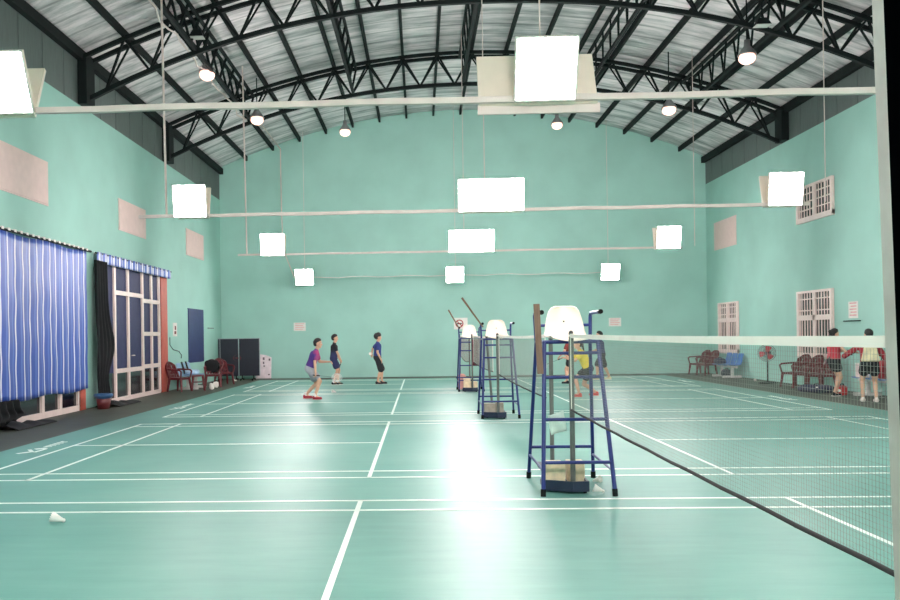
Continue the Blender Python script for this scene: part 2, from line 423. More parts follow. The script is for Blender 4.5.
# warm high-bay lamps under the roof
def lamp_px(px, py, y):   # where the line of sight through a pixel of the photograph meets the plane at distance y
    d = fw+rt*((px-PX)/F)-up*((py-PY)/F); k = y/d.y
    return V((0, 0, EYE))+d*k
HB = [(207, 70, 20.4, 'front left, by the pale cable', 0), (257, 116, 24.4, 'at the second truss on the left', 0), (345, 129, 29.6, 'above the back wall, left of the middle', 1), (557, 122, 29.6, 'above the back wall, right of the middle', 1), (669, 106, 23.8, 'at the second truss on the right', 0), (747, 53, 19.6, 'front right, brightest and orange', 0)]
for px, py, y, d, rod in HB:
    p = lamp_px(px, py, y); zt = sheet_z(p.x)
    t = thing('high_bay_lamp', 'small round glowing warm lamp under the roof, '+d, 'lamp', p, 0, 'warm roof lamps')
    m = MB(); m.lathe([(.0, .3), (.06, .3), (.07, .16), (.2, -.02), (.21, -.06), (.195, -.06), (.185, -.02), (.05, .14)], n=20); m.build('reflector', mat('lamp_reflector', (150, 150, 150), .4, .6), t)
    m = MB(); m.ball((0, 0, -.12), .19, 14, 8, (1, 1, .75)); m.build('bulb', WARM, t)
    m = MB(); m.tube((0, 0, .28), (0, 0, zt-p.z-.02), .018, 6); m.build('rod', STEEL, t)
for px, py, d in ((197, 35, 'left'), (762, 23, 'right')):
    p = lamp_px(px, py, 18.45)
    t = thing('flood_lamp', 'unlit boxy flood lamp hung at the nearest truss on the '+d, 'lamp', p, 0, 'unlit flood lamps')
    m = MB(); m.add([(-.16, -.12, -.06), (.16, -.12, -.06), (.16, .12, -.06), (-.16, .12, -.06), (-.09, -.06, .1), (.09, -.06, .1), (.09, .06, .1), (-.09, .06, .1)], [(0, 1, 5, 4), (1, 2, 6, 5), (2, 3, 7, 6), (3, 0, 4, 7), (4, 5, 6, 7)]); m.build('housing', STEEL, t)
    m = MB(); m.span((-.155, -.115, -.066), (.155, .115, -.05)); m.build('lens', mat('frosted_lens', (190, 190, 184), .3), t)
    m = MB(); m.tube((0, 0, .09), (0, 0, low_z(p.x)-p.z+.5), .02, 6); m.build('bracket', STEEL, t)
m = MB(); P = []
for i in range(26):
    y = 13+12*i/25; P.append((-5.16+.05*math.sin(i*2.1), y, low_z(-5)+.02+.06*math.sin(i*1.3)))
P += [(-5.2, 28, sheet_z(-5.2)-.35), (-5.22, 31.7, sheet_z(-5.2)-.3), (-5.22, 31.75, 6.5), (-5.15, 31.6, 4.9), (-4.7, 31.35, 3.82)]
m.path(P, .022, 6); tag(m.build('power_cable', LIGHTMETAL), 'pale power cable along the far left girder, dropping down the back wall', 'cable')

# ------------------------------------------------------------------ left wall: boards, doors, curtains
nwin = [0]
def board(x, y0, y1, z0, z1, s, mt, label=None):
    nwin[0] += 1
    m = MB(); m.span((x, y0, z0), (x+s*.03, y1, z1)); o = struct('window_%d' % nwin[0], m, mt)
    m = MB(); e = .03
    m.span((x+s*.002, y0-e, z0-e), (x+s*.02, y1+e, z0)); m.span((x+s*.002, y0-e, z1), (x+s*.02, y1+e, z1+e))
    m.build('window_frame', mt, o); return o
for y0, y1, z0, z1 in ((14.9, 17.0, 4.37, 5.22), (21.1, 23.15, 4.4, 5.15), (27.25, 29.4, 4.36, 5.18)): board(XL, y0, y1, z0, z1, 1, PINK)
board(XR, 29.0, 31.1, 4.55, 5.5, -1, PINK)
board(XL, 27.35, 29.25, .8, 2.55, 1, mat('navy_shutter', (44, 54, 104), .5, var=.05))

def wall_frame(root, y0, y1, z0, z1, glass, bars_y, bars_z, w_=.07, x=XL, s=1):
    m = MB(); m.span((x+s*.005, y0, z0), (x+s*.02, y1, z1)); m.build('glass_pane', glass, root)
    m = MB()
    for y in bars_y: m.span((x+s*.01, y-w_/2, z0), (x+s*.07, y+w_/2, z1))
    for (ya, yb, z) in bars_z: m.span((x+s*.01, ya, z-w_/2), (x+s*.068, yb, z+w_/2))
    m.build('door_frame', FRAME, root)
# door_1: glazed double door with side lights, between red jambs
def ypx(px, py=330):
    d = fw+rt*((px-PX)/F)-up*((py-PY)/F); return d.y*XL/d.x
d1 = bpy.data.objects.new('door_1', None); C.objects.link(d1); d1['kind'] = 'structure'
a, b, c, d_, e_ = ypx(113), ypx(126.5), ypx(141), ypx(150), ypx(157.5)
zt = 3.5
wall_frame(d1, ypx(104), ypx(160), 0.03, zt, NAVYGLASS, [a, b, c, d_, e_, ypx(104)],
           [(a, c, 2.75), (a, c, .78), (c, e_, 2.63), (c, e_, 1.72), (c, e_, .82), (ypx(104), e_, .06), (ypx(104), e_, zt-.04)], .11)
m = MB(); m.span((XL+.012, ypx(104), .1), (XL+.026, e_, .74)); m.build('lower_pane', DARKGLASS, d1)
m = MB(); m.span((XL+.002, ypx(160.0), 0), (XL+.05, ypx(166), zt)); m.build('red_jamb', BRICKRED, d1)
m = MB(); m.bar((XL+.07, b+.25, 1.15), (XL+.12, b+.25, 1.15), .03); m.bar((XL+.12, b+.05, 1.15), (XL+.12, b+.27, 1.15), .025); m.build('door_handle', LIGHTMETAL, d1)
# door_2 mostly behind the striped curtain
d2 = bpy.data.objects.new('door_2', None); C.objects.link(d2); d2['kind'] = 'structure'
ys = [ypx(12, 410), ypx(40, 410), ypx(58, 410), ypx(76.5, 410)]
wall_frame(d2, 13.6, ypx(78, 410), .03, zt, DARKGLASS, ys+[13.9], [(13.6, ypx(78, 410), .06), (13.6, ypx(78, 410), zt-.05)], .12)
m = MB(); m.span((XL+.002, ypx(76.5, 410), 0), (XL+.07, ypx(83, 410), zt)); m.build('red_jamb', BRICKRED, d2)

# big striped curtain
cy0, cy1_ = 12.6, 18.72
t = thing('curtain', 'wide blue and white striped tarp curtain hanging over the nearer left door', 'curtain', (XL, 0, 0))
def cf(u, v):
    y = cy0+(cy1_-cy0)*u; z = .45+.05*math.sin(y*3.1)*.5+3.12*v
    k = 1-.55*v
    return (  .10+.008*k*math.sin(y*2*PI/.62+.8*math.sin(v*2))+.004*math.sin(y*9.7+v*2.3)+.016*noise.noise((y*2.5, v*7, 0)), y, z)
m = MB(); m.slab(cf, (1, 0, 0), 210, 26, .006); m.build('cloth', STRIPE, t)
m = MB(); m.tube((.12, cy0, 3.6), (.12, cy1_+.25, 3.6), .025, 8); m.build('rod', STEEL, t)
y = cy0+.1
while y < cy1_:
    m = MB(); m.box((.12, y, 3.62), (.06, .08, .05)); m.build('loop', WHITE, t); y += .24
# short striped valance over the second door
t = thing('valance', 'short blue and white striped valance above the farther left door', 'curtain', (XL, 0, 0))
vy0, vy1 = 19.3, 25.1
m = MB(); m.slab(lambda u, v: (.14+.015*math.sin((vy0+(vy1-vy0)*u)*2*PI/.34), vy0+(vy1-vy0)*u, 3.38+.25*v), (1, 0, 0), 150, 4, .006); m.build('cloth', STRIPE2, t)
m = MB(); m.tube((.12, vy0-.05, 3.6), (.12, vy1+.05, 3.6), .022, 8); m.build('rod', STEEL, t)
# gathered black curtains
def drape(label, y0, y1, z0, z1, bulge, tail):
    t = thing('drape', label, 'curtain', (XL, 0, 0))
    def df(u, v):
        z = z0+(z1-z0)*v; wv = 1+bulge*math.exp(-((v-.42)/.16)**2)-.25*math.exp(-((v-.2)/.1)**2)
        y = y0+(y1-y0)*u*wv
        return (.16+.05*math.sin(u*PI*9+v)+.05*(1-v), y, z)
    m = MB(); m.slab(df, (1, 0, 0), 60, 24, .008); m.build('cloth', CLOTHBLACK, t)
    m = MB()
    def tf(u, v):
        y = y0+tail*u; q = math.sin(PI*v); return (.12+.55*v, y+.08*math.sin(v*9), .012+.16*q*(1-.7*u)*(.7+.3*math.sin(u*17+v*5)))
    m.slab(tf, (0, 0, 1), 24, 14, .008); m.build('trailing_hem', CLOTHBLACK, t)
    return t
drape('black gathered drape hanging at the left of the farther left door', ypx(97)-.5, ypx(108)-.5, .04, 3.42, .5, 1.55)
drape('black drape bunched on the floor below the striped curtain at the left edge', 14.2, 15.35, .02, .48, .1, 1.6)

# bucket with a blue bag rim
t = thing('bucket', 'dark red bucket lined with a blue bag beside the black drape', 'bucket', (-7.2, 18.75, 0))
m = MB(); m.lathe([(0, .003), (.13, .003), (.17, .27), (.155, .27), (.12, .02)], n=20); m.build('pail', mat('dark_red_plastic', (104, 44, 46), .4), t)
m = MB(); m.lathe([(.168, .24), (.2, .26+.02), (.215, .31), (.2, .345), (.15, .34), (.13, .29)], n=20); m.build('bag_rim', mat('blue_bag', (46, 84, 128), .5), t)

# wall fittings
t = thing('wall_sign', 'small white notice with a dark red mark beside the farther left door', 'sign', (XL, 25.85, 1.87))
m = MB(); m.span((0, -.19, -.22), (.02, .19, .2)); m.build('board', WHITE, t)
m = MB(); m.span((.02, -.05, -.02), (.023, .08, .1)); m.span((.02, -.09, -.15), (.023, .09, -.06)); m.build('mark', mat('dark_red_ink', (120, 40, 44), .6), t)
m = MB(); m.path([(XL+.012, 25.3, 1.62), (XL+.012, 25.3, 1.38), (XL+.02, 25.6, 1.24), (XL+.02, 26.2, 1.18), (XL+.02, 26.5, 1.05), (XL+.02, 26.45, .95)], .012, 5)
tag(m.build('wall_cable', mat('black_cable', (70, 80, 78), .6)), 'thin black cable curling down below the white notice', 'cable')
def poster(name, label, c, w_, h_, axis, s, ink, rows):
    t = thing(name, label, 'poster', c)
    m = MB(); g = MB()
    if axis == 'y':      # on the back wall
        m.span((-w_/2, 0, -h_/2), (w_/2, -.008, h_/2))
        for k in range(rows):
            z = h_/2-h_*(k+.8)/(rows+.6); g.span((-w_*.38, -.008, z), (w_*(.38-.1*(k % 2)), -.0095, z+h_*.07))
    else:
        m.span((0, -w_/2, -h_/2), (s*.008, w_/2, h_/2))
        for k in range(rows):
            z = h_/2-h_*(k+.8)/(rows+.6); g.span((s*.008, -w_*.36, z), (s*.0095, w_*(.36-.1*(k % 2)), z+h_*.07))
    m.build('paper', WHITE, t); g.build('print', ink, t); return t
PINKINK = mat('pink_ink', (222, 160, 160), .7)
poster('wall_notice', 'white paper notice with pink print on the back wall, left of the players', (-4.62, YB-.002, 1.97), .46, .32, 'y', 1, PINKINK, 4)
poster('wall_notice', 'white paper notice with pink print on the back wall, right of the nearest umpire chair', (7.38, YB-.002, 1.97), .46, .32, 'y', 1, PINKINK, 4)
poster('wall_notice', 'white notice with pink print on the right wall beyond the barred window', (XR-.002, 21.35, 2.05), .46, .42, 'x', -1, PINKINK, 5)
m = MB(); m.span((XR-.06, 21.0, 1.76), (XR-.002, 21.75, 1.785)); tag(m.build('wall_shelf', BLACK), 'thin dark ledge on the right wall under the white notice', 'shelf')
m = MB(); m.span((XL+.002, 29.9, 1.93), (XL+.03, 30.7, 1.96)); tag(m.build('wall_bracket', GREYMETAL), 'short grey bracket on the left wall beside the navy shutter', 'bracket')
t = thing('no_smoking_sign', 'white no smoking sign on the back wall above the farthest umpire chair', 'sign', (1.55, YB-.002, 2.0))
m = MB(); m.span((-.26, -.012, -.22), (.26, 0, .22)); m.build('board', WHITE, t)
m = MB(); R_ = Matrix.Rotation(PI/2, 3, 'X')
m.lathe([(.115, 0), (.155, 0), (.155, .006), (.115, .006), (.115, 0)], (-.05, -.012, .0), 24, R_); m.box((-.05, -.016, 0), (.26, .006, .035), Matrix.Rotation(.78, 3, 'Y')); m.build('red_ring', mat('sign_red', (176, 60, 62), .6), t)
m = MB(); m.box((-.05, -.0145, 0), (.18, .003, .04)); m.build('cigarette', BLACK, t)

# right wall windows with white grilles
def grille_window(y0, y1, z0, z1, transom, ncol, nrow):
    nwin[0] += 1
    o = bpy.data.objects.new('window_%d' % nwin[0], None); C.objects.link(o); o['kind'] = 'structure'
    x = XR
    m = MB(); m.span((x-.004, y0, z0), (x-.015, y1, z1)); m.build('pane', mat('night_pane', (34, 30, 34), .25, var=.2, scale=3), o)
    m = MB(); e = .1
    m.span((x-.01, y0-e, z0-e), (x-.09, y0, z1+e*.3)); m.span((x-.01, y1, z0-e), (x-.09, y1+e*1.3, z1+e*.3))
    m.span((x-.01, y0-e, z0-e*1.4), (x-.1, y1+e, z0)); m.span((x-.01, y0, z1-.03), (x-.09, y1, z1+e*.3))
    ym = (y0+y1)/2; m.span((x-.01, ym-.06, z0), (x-.085, ym+.06, z1))
    if transom: m.span((x-.01, y0, transom-.07), (x-.085, y1, transom+.07))
    m.build('window_frame', FRAME, o)
    m = MB()
    for k in range(1, ncol): yy = y0+(y1-y0)*k/ncol; m.span((x-.05, yy-.015, z0), (x-.07, yy+.015, z1))
    for z in nrow: m.span((x-.052, y0, z-.015), (x-.072, y1, z+.015))
    m.build('grille', FRAME, o)
grille_window(28.95, 30.55, .92, 2.55, 1.95, 10, (1.1, 1.3, 2.15, 2.4))
grille_window(22.4, 24.2, .92, 2.62, 1.9, 11, (1.1, 1.3, 2.1, 2.42))
grille_window(22.3, 24.15, 4.7, 5.55, None, 11, (4.9, 5.12, 5.34))

# ------------------------------------------------------------------ umpire chairs
def make_umpire_chair(label):
    t = thing('umpire_chair', label, 'umpire chair', (0, 0, 0), 0, 'blue umpire chairs')
    fb, rb = [(-.34, 0, .03), (.34, 0, .03)], [(-.345, 1.04, .03), (.345, 1.04, .03)]
    ft, rtp = [(-.265, .31, 1.47), (.262, .31, 1.47)], [(-.285, .74, 1.47), (.272, .74, 1.47)]
    def at(a, b, z): k = (z-a[2])/(b[2]-a[2]); return tuple(a[i]+(b[i]-a[i])*k for i in range(3))
    r = .021
    for i in (0, 1):
        m = MB(); m.tube(fb[i], ft[i], r, 10); lg = m.build('leg', BLUE, t)
        m = MB(); m.tube((fb[i][0], fb[i][1], .0), at(fb[i], ft[i], .07), .026, 10); m.build('rubber_foot', BLACK, lg)
        m = MB(); s = -1 if i == 0 else 1
        top = (rtp[i][0]-s*.0+s*.01, .76, 1.74)
        m.path([rb[i], rtp[i], top, (top[0], .72, 1.765), (top[0], .28, 1.765)], .019, 10); lg = m.build('leg', BLUE, t)
        m = MB(); m.tube((rb[i][0], rb[i][1], 0), at(rb[i], rtp[i], .07), .026, 10); m.build('rubber_foot', BLACK, lg)
        m = MB(); m.tube((top[0], .30, 1.765), (top[0], .25, 1.765), .024, 10); m.build('arm_cap', BLACK, lg)
    for z in (1.36, 1.125, .72, .315):
        m = MB(); m.tube(at(fb[0], ft[0], z), at(fb[1], ft[1], z), .017, 8); m.build('rung', BLUE, t)
    m = MB(); m.tube(at(rb[0], rtp[0], .345), at(rb[1], rtp[1], .345), .017, 8); m.build('rung', BLUE, t)
    for i in (0, 1):
        m = MB(); m.tube(at(fb[i], ft[i], .24), at(rb[i], rtp[i], .26), .014, 8); m.build('side_brace', BLUE, t)
    m = MB()
    for a, b in ((ft[0], ft[1]), (ft[1], rtp[1]), (rtp[1], rtp[0]), (rtp[0], ft[0])): m.tube(a, b, .018, 8)
    m.build('seat_frame', BLUE, t)
    m = MB(); m.tube((-.28, .755, 1.64), (.28, .755, 1.64), .016, 8); m.build('back_bar', BLUE, t)
    # moulded shell seat
    prof = [(.24, 1.475, .19), (.28, 1.495, .205), (.40, 1.485, .21), (.55, 1.485, .215), (.64, 1.50, .215), (.69, 1.545, .21), (.715, 1.62, .20), (.73, 1.70, .183), (.745, 1.775, .16), (.752, 1.815, .13), (.755, 1.832, .085)]
    def sf(u, v):
        q = v*(len(prof)-1); i = min(int(q), len(prof)-2); k = q-i
        y, z, w_ = [prof[i][j]+(prof[i+1][j]-prof[i][j])*k for j in range(3)]
        x = (u*2-1); up_ = .035*x*x
        return (x*w_, y-(up_ if v > .45 else 0), z+(up_ if v <= .45 else 0))
    m = MB(); m.slab(sf, (0, .010, .010), 16, 40, 1); m.build('seat_shell', CREAM, t)
    m = MB(); m.ball((0, .725, 1.68), .009, 8, 6); m.build('bolt', BLACK, t)
    return t
CX = 1.492
u1 = make_umpire_chair('tall blue umpire chair nearest the camera, brown board tied to its side'); u1.location = (CX, 8.03, 0)
dup(u1, (1.47, 15.52, 0), 0, 'middle blue umpire chair of the three, between the second and third nets')
dup(u1, (1.385, 23.0, 0), 0, 'farthest blue umpire chair of the three, below the no smoking sign')

m = MB()
p0, p1 = lamp_px(536.4, 304, 8.2), lamp_px(540.4, 374, 8.2)
m.bar(p0, p1, .058, .025); tag(m.build('wooden_board', WOOD), 'narrow brown wooden board tied upright on the left side of the nearest umpire chair', 'board')
m = MB(); m.tube(lamp_px(462, 298, 15.6), lamp_px(483, 327, 15.9), .02, 8, .014); tag(m.build('wooden_stick', WOOD), 'thin brown stick leaning up and left from the middle umpire chair', 'stick', 'sticks on the umpire chairs')
m = MB(); m.tube(lamp_px(448.5, 310, 23.2), lamp_px(459.5, 329, 23.4), .022, 8, .016); tag(m.build('wooden_stick', WOOD), 'thin brown stick leaning up and left from the farthest umpire chair', 'stick', 'sticks on the umpire chairs')
# white paper tag hanging in the nearest chair
p = lamp_px(555, 423, 8.6)
m = MB(); m.slab(lambda u, v: (-.07+.16*u+.03*(1-v), .02*math.sin(u*5+v*3), -.1+.2*v+.05*(u-.5)), (0, 1, 0), 8, 8, .004)
o = m.build('plastic_bag', mat('translucent_white_plastic', (206, 220, 212), .4), None, p); tag(o, 'small white plastic sheet hanging inside the nearest umpire chair', 'bag')
# maroon cloth and pink bag at the far chair
m = MB(); x0 = lamp_px(476, 352, 22.9)
m.slab(lambda u, v: (x0.x-.1+.2*u, 22.9+.03*math.sin(u*14), .72+.72*v), (0, 1, 0), 20, 10, .012); tag(m.build('cloth', mat('maroon_cloth', (112, 50, 62), .85)), 'maroon cloth hanging from the right side of the farthest umpire chair', 'cloth')
x0 = lamp_px(461.5, 373, 24.3)
m = MB(); m.box((0, 0, .2), (.22, .16, .4)); m.ball((0, 0, .4), .1, 12, 6, (1, .75, .5)); o = m.build('pink_bag', mat('salmon_bag', (206, 150, 138), .7), None, (x0.x, 24.15, 0)); tag(o, 'salmon pink bag standing behind the left legs of the farthest umpire chair', 'bag')

# ------------------------------------------------------------------ net posts, weights and nets
def make_post(label, loc, base, lean=0, s=1):
    t = thing('net_post', label, 'net post', loc, 0, 'net posts')
    m = MB(); m.tube((0, 0, .05), (lean, 0, 1.555), .025, 12); m.build('tube', GREYMETAL, t)
    m = MB(); m.ball((lean, 0, 1.56), .024, 10, 6); m.tube((lean, 0, 1.5), (lean+.0, -.05*s, 1.5), .018, 8); m.build('cap', mat('dark_cap', (60, 60, 58), .5), t)
    if base:
        m = MB()
        m.prism([(-.27, .0, .02), (-.02, -.11, .02), (.14, -.09, .02), (.15, .36, .02), (-.27, .36, .02)], (0, 0, .055)); m.build('base', NAVY, t)
        m = MB(); m.prism([(-.27, .0, .075), (-.02, -.11, .075), (.14, -.09, .075), (.15, .36, .075), (.13, .34, .075), (.12, -.07, .075), (-.02, -.085, .075), (-.255, .02, .075)], (0, 0, .045)); m.build('rim', NAVY, t)
        for q in ((.1, -.07), (-.2, .1), (.12, .33), (-.22, .33)):
            m = MB(); m.tube((q[0]-.015, q[1], .022), (q[0]+.015, q[1], .022), .022, 10); m.build('wheel', BLACK, t)
    else:
        m = MB(); m.box((0, 0, .03), (.3, .3, .06)); m.build('base', NAVY, t)
    return t
postA = make_post('grey net post nearest the camera, at the front of the nearest umpire chair', (1.475, 8.25, 0), True)
make_post('grey net post rising behind the two beige blocks at the nearest umpire chair', (1.50, 9.7, 0), False)
make_post('grey net post at the middle umpire chair, beside a grey block', (1.43, 15.6, 0), True)
make_post('leaning grey net post behind the middle umpire chair', (1.42, 16.75, 0), False, -.1)
make_post('grey net post at the farthest umpire chair', (1.41, 22.97, 0), True)
make_post('grey net post just behind the farthest umpire chair', (1.42, 24.3, 0), False)
make_post('grey net post closest to the back wall', (1.42, 30.25, 0), False)
def block(label, loc, d, rz=0, mt=CARD):
    t = thing('weight_block', label, 'block', loc, rz, 'weight blocks on the post bases')
    m = MB(); m.box((0, 0, d[2]/2), d); o = m.build('block_body', mt, t); bv = o.modifiers.new('b', 'BEVEL'); bv.width = .008; bv.segments = 2
    m = MB(); m.span((-d[0]*.5, -.02, d[2]), (d[0]*.5, .02, d[2]+.0015)); m.build('top_seam', mat('seam_tape', (222, 206, 184), .6), t)
block('beige weight block on the nearest post base, left one of the pair', (1.305, 8.38, .076), (.19, .22, .205), .06)
block('beige weight block on the nearest post base, right one beside the post', (1.53, 8.45, .076), (.165, .22, .2), -.05)
GB = mat('grey_block', (172, 160, 146), .8, var=.08, scale=12)
block('grey weight block on the post base at the middle umpire chair, left one', (1.28, 15.77, .076), (.2, .22, .19), .05, GB)
block('grey weight block on the post base at the middle umpire chair, right one', (1.47, 15.82, .076), (.15, .22, .2), -.04, GB)
block('beige weight block on the post base at the farthest umpire chair, left one', (1.27, 23.15, .076), (.19, .22, .29), 0)
block('beige weight block on the post base at the farthest umpire chair, right one', (1.47, 23.2, .076), (.17, .22, .2), .04)

def make_net(label, y0, y1, sag, slack=0, drop=0):
    t = thing('badminton_net', label, 'net', (NX+.035, 0, 0), 0, 'badminton nets'); L = y1-y0
    def top(y): k = (y-y0)/L; return 1.548-sag*4*k*(1-k)-drop*(1-k)
    def bot(y): k = (y-y0)/L; return top(y)-.735-slack*math.sin(PI*k)
    def xo(y): k = (y-y0)/L; return (k-.5)*(.0)
    m = MB(); n = 24
    for i in range(n):
        a, b = y0+L*i/n, y0+L*(i+1)/n
        m.prism([(-.006, a, top(a)), (.006, a, top(a)), (.006, a, top(a)-.04), (-.006, a, top(a)-.04)], (0, 0, 0)) if False else None
        vs = [(sx*.006, y, top(y)-dz) for y in (a, b) for sx, dz in ((-1, 0), (1, 0), (1, .038), (-1, .038))]
        m.add(vs, [(0, 1, 5, 4), (1, 2, 6, 5), (2, 3, 7, 6), (3, 0, 4, 7)])
    m.build('top_tape', TAPE, t)
    m = MB(); wd = .00045; ny = int(L/.021)
    for i in range(ny+1):
        y = y0+L*i/ny; m.tube((0, y, bot(y)), (0, y, top(y)-.04), wd*1.414, 4, caps=False)
    for j in range(1, 36):
        for i in range(12):
            a, b = y0+L*i/12, y0+L*(i+1)/12; k = j/36
            m.tube((0, a, bot(a)+(top(a)-.04-bot(a))*k), (0, b, bot(b)+(top(b)-.04-bot(b))*k), wd*1.414, 4, caps=False)
    m.build('mesh', NETGREY, t)
    m = MB(); P = [(0, y0+L*i/n, bot(y0+L*i/n)+.002*math.sin(i*1.9)) for i in range(n+1)]
    m.path(P, .0105, 6); m.build('bottom_cord', mat('black_cord', (34, 28, 30), .8), t)
    m = MB(); m.tube((0, y0, bot(y0)), (0, y0, top(y0)), .006, 6); m.build('side_cord', TAPE, t)
    m = MB(); m.tube((0, y1, bot(y1)), (0, y1, top(y1)), .006, 6)
    m.path([(0, y1, top(y1)-.02), (-.02, y1+.06 if y1 < 8.2 else y1+.1, 1.535)], .008, 6)
    m.build('side_cord', TAPE, t)
make_net('nearest badminton net, its mesh and black bottom cord filling the right side', 1.7, 8.14, .012, 0, .014)
make_net('second badminton net, between the nearest and middle umpire chairs', 9.8, 15.5, .02)
make_net('third badminton net, between the middle and farthest umpire chairs', 16.85, 22.87, .03)
make_net('farthest badminton net, slack and dark, between the farthest umpire chair and the back wall', 24.4, 30.15, .03, .08)

# ------------------------------------------------------------------ shuttlecocks
def make_shuttle(label, loc, rz, s=1):
    t = thing('shuttlecock', label, 'shuttlecock', loc, rz, 'shuttlecocks')
    ax = V((1, 0, -.34)).normalized(); o = V((0, 0, .03))*s    # cork forward and down
    m = MB(); c = o+ax*.035*s; m.ball(c, .0135*s, 12, 8); m.build('cork', FEATHER, t)
    e1 = ax.cross(V((0, 0, 1))).normalized(); e2 = ax.cross(e1)
    m = MB(); n = 16
    for i in range(n):
        a0, a1 = 2*PI*i/n, 2*PI*(i+.92)/n; q = []
        for a, rr, k in ((a0, .011, .03), (a1, .011, .03), (a1, .034, -.045), ((a0+a1)/2, .035, -.052), (a0, .034, -.043)):
            q.append(o+(e1*math.cos(a)+e2*math.sin(a))*rr*s+ax*k*s)
        m.prism(q, (0, 0, .0008))
    m.build('skirt', FEATHER, t)
    return t
make_shuttle('white shuttlecock lying alone on the near left of the court', (-3.09, 7.0, .006), .1, 1.25)
make_shuttle('white shuttlecock on the floor behind the right legs of the nearest umpire chair', (1.80, 8.72, .006), 2.3, 1.0)
make_shuttle('white shuttlecock on the floor beside the nearest post base', (1.71, 8.16, .006), -.3, 1.1)
make_shuttle('white shuttlecock on the floor in front of the purple shirted player', (-2.4, 23.1, .006), .5, 1.3)
make_shuttle('white shuttlecock on the floor by the right wall near the standing fan', (10.2, 25.9, .006), .9, 1.3)
make_shuttle('white shuttlecock on the floor in front of the folded table', (-6.7, 30.0, .006), .4, 1.3)

# ------------------------------------------------------------------ seating by the walls
def make_plastic_chair(label):
    t = thing('plastic_chair', label, 'chair', (0, 0, 0), 0, 'maroon plastic armchairs')   # faces +x, seat height .42
    m = MB(); m.slab(lambda u, v: (-.21+.44*u, (-.22+.44*v)*(1-.06*u), .42-.02*math.sin(PI*u)*math.sin(PI*v)-.02*u*u), (0, 0, -1), 10, 10, .02); m.build('seat', PLRED, t)
    # backrest with cut-out slats and a curved crest
    def bp(y, z): return V((-.2-.16*(z-.42)/.42-.04+.05*(y/.24)**2*1, y, z))
    m = MB()
    for y in (-.225, .225): m.bar(bp(y, .4), bp(y*.92, .76), .055)
    P = [bp(-.207+.414*i/10, .75+.11*math.sin(PI*i/10)) for i in range(11)]
    for a, b in zip(P, P[1:]): m.bar(a, b, .07)
    for y in (-.15, -.05, .05, .15): m.bar(bp(y*.85, .42), bp(y, .82), .068, .016)
    for z in (.50, .66, .78): m.bar(bp(-.21, z), bp(.21, z), .05, .016)
    for y in (-.1, .1): m.ball(bp(y, .6), .06, 10, 6, (.3, 1, 1.2))
    m.ball(bp(0, .74), .07, 10, 6, (.3, 1, 1.1))
    m.build('backrest', PLRED, t)
    m = MB(); m.bar((.2, -.2, .38), (.2, .2, .38), .03, .06); m.bar((-.2, -.2, .38), (-.2, .2, .38), .03, .06); m.bar((-.2, -.2, .38), (.2, -.2, .38), .03, .06); m.bar((-.2, .2, .38), (.2, .2, .38), .03, .06); m.build('apron', PLRED, t)
    for sx in (-1, 1):
        for sy in (-1, 1):
            m = MB(); x = .2 if sx > 0 else -.2; m.tube((x, sy*.2, .42), (x+sx*.05, sy*.245, .0), .042, 8, .028); m.build('leg', PLRED, t)
    for sy in (-1, 1):
        m = MB(); m.path([(.22, sy*.235, .41), (.25, sy*.26, .60), (.19, sy*.265, .64), (-.05, sy*.26, .65), (-.24, sy*.235, .66)], .025, 8); m.build('armrest', PLRED, t)
    return t
FS = PI   # right-wall chairs face left
c0 = make_plastic_chair('maroon plastic armchair by the right wall, leftmost beside the fan'); c0.location = (10.25, 23.35, 0); c0.rotation_euler = (0, 0, PI+.3)
dup(c0, (10.28, 22.68, 0), PI+.25, 'maroon plastic armchair by the right wall, second one from the fan')
dup(c0, (10.3, 21.9, 0), PI+.25, 'maroon plastic armchair by the right wall, behind the person in the red top')
dup(c0, (10.15, 30.95, 0), PI+.3, 'maroon plastic armchair by the back right corner, farther of the pair')
dup(c0, (10.2, 30.25, 0), PI+.3, 'maroon plastic armchair by the back right corner, beside the blue bench')
dup(c0, (-7.2, 24.75, 0), -.35, 'maroon plastic armchair by the left wall, nearest the red door jamb')
dup(c0, (-6.7, 26.75, 0), -PI/2+.3, 'maroon plastic armchair by the left wall holding a black jacket')
dup(c0, (-6.7, 28.3, 0), -.9, 'maroon plastic armchair standing before the folded table')

def make_bench(label, n, mt, pitch=.52):
    t = thing('seat_bench', label, 'bench', (0, 0, 0), 0, 'seat benches')   # runs along y, faces +x
    L = n*pitch
    m = MB(); m.span((-.05, -.1, .33), (.03, L+.1, .39)); m.build('beam', FRAMEGREY, t)
    for y in (.3, L-.3):
        m = MB(); m.bar((0, y, .36), (0, y, .06), .08); m.span((-.3, y-.05, 0), (.32, y+.05, .07)); m.build('leg', FRAMEGREY, t)
    prof = [(.24, .415, 1), (.2, .43, 1), (.0, .41, 1), (-.17, .42, 1), (-.21, .47, 1), (-.25, .62, 1), (-.29, .80, .96), (-.295, .82, .85)]
    for k in range(n):
        def sf(u, v, k=k):
            q = v*(len(prof)-1); i = min(int(q), len(prof)-2); f_ = q-i
            x, z, w_ = [prof[i][j]+(prof[i+1][j]-prof[i][j])*f_ for j in range(3)]
            return (x, pitch*(k+.5)+(u-.5)*(pitch-.05)*w_, z+.02*(2*u-1)**2*(1 if v < .5 else 0))
        m = MB(); m.slab(sf, (.008, 0, -.012), 8, 21, 1); m.build('seat', mt, t)
    return t
b1 = make_bench('blue bench of joined seats on a white frame below the far barred window', 3, SEATBLUE); b1.location = (10.5, 27.3, 0); b1.rotation_euler = (0, 0, PI)
b1.location = (10.45, 29.75, 0)
b2 = make_bench('blue bench of joined seats piled with bags behind the two women', 4, SEATBLUE); b2.location = (10.5, 20.35, 0); b2.rotation_euler = (0, 0, PI)
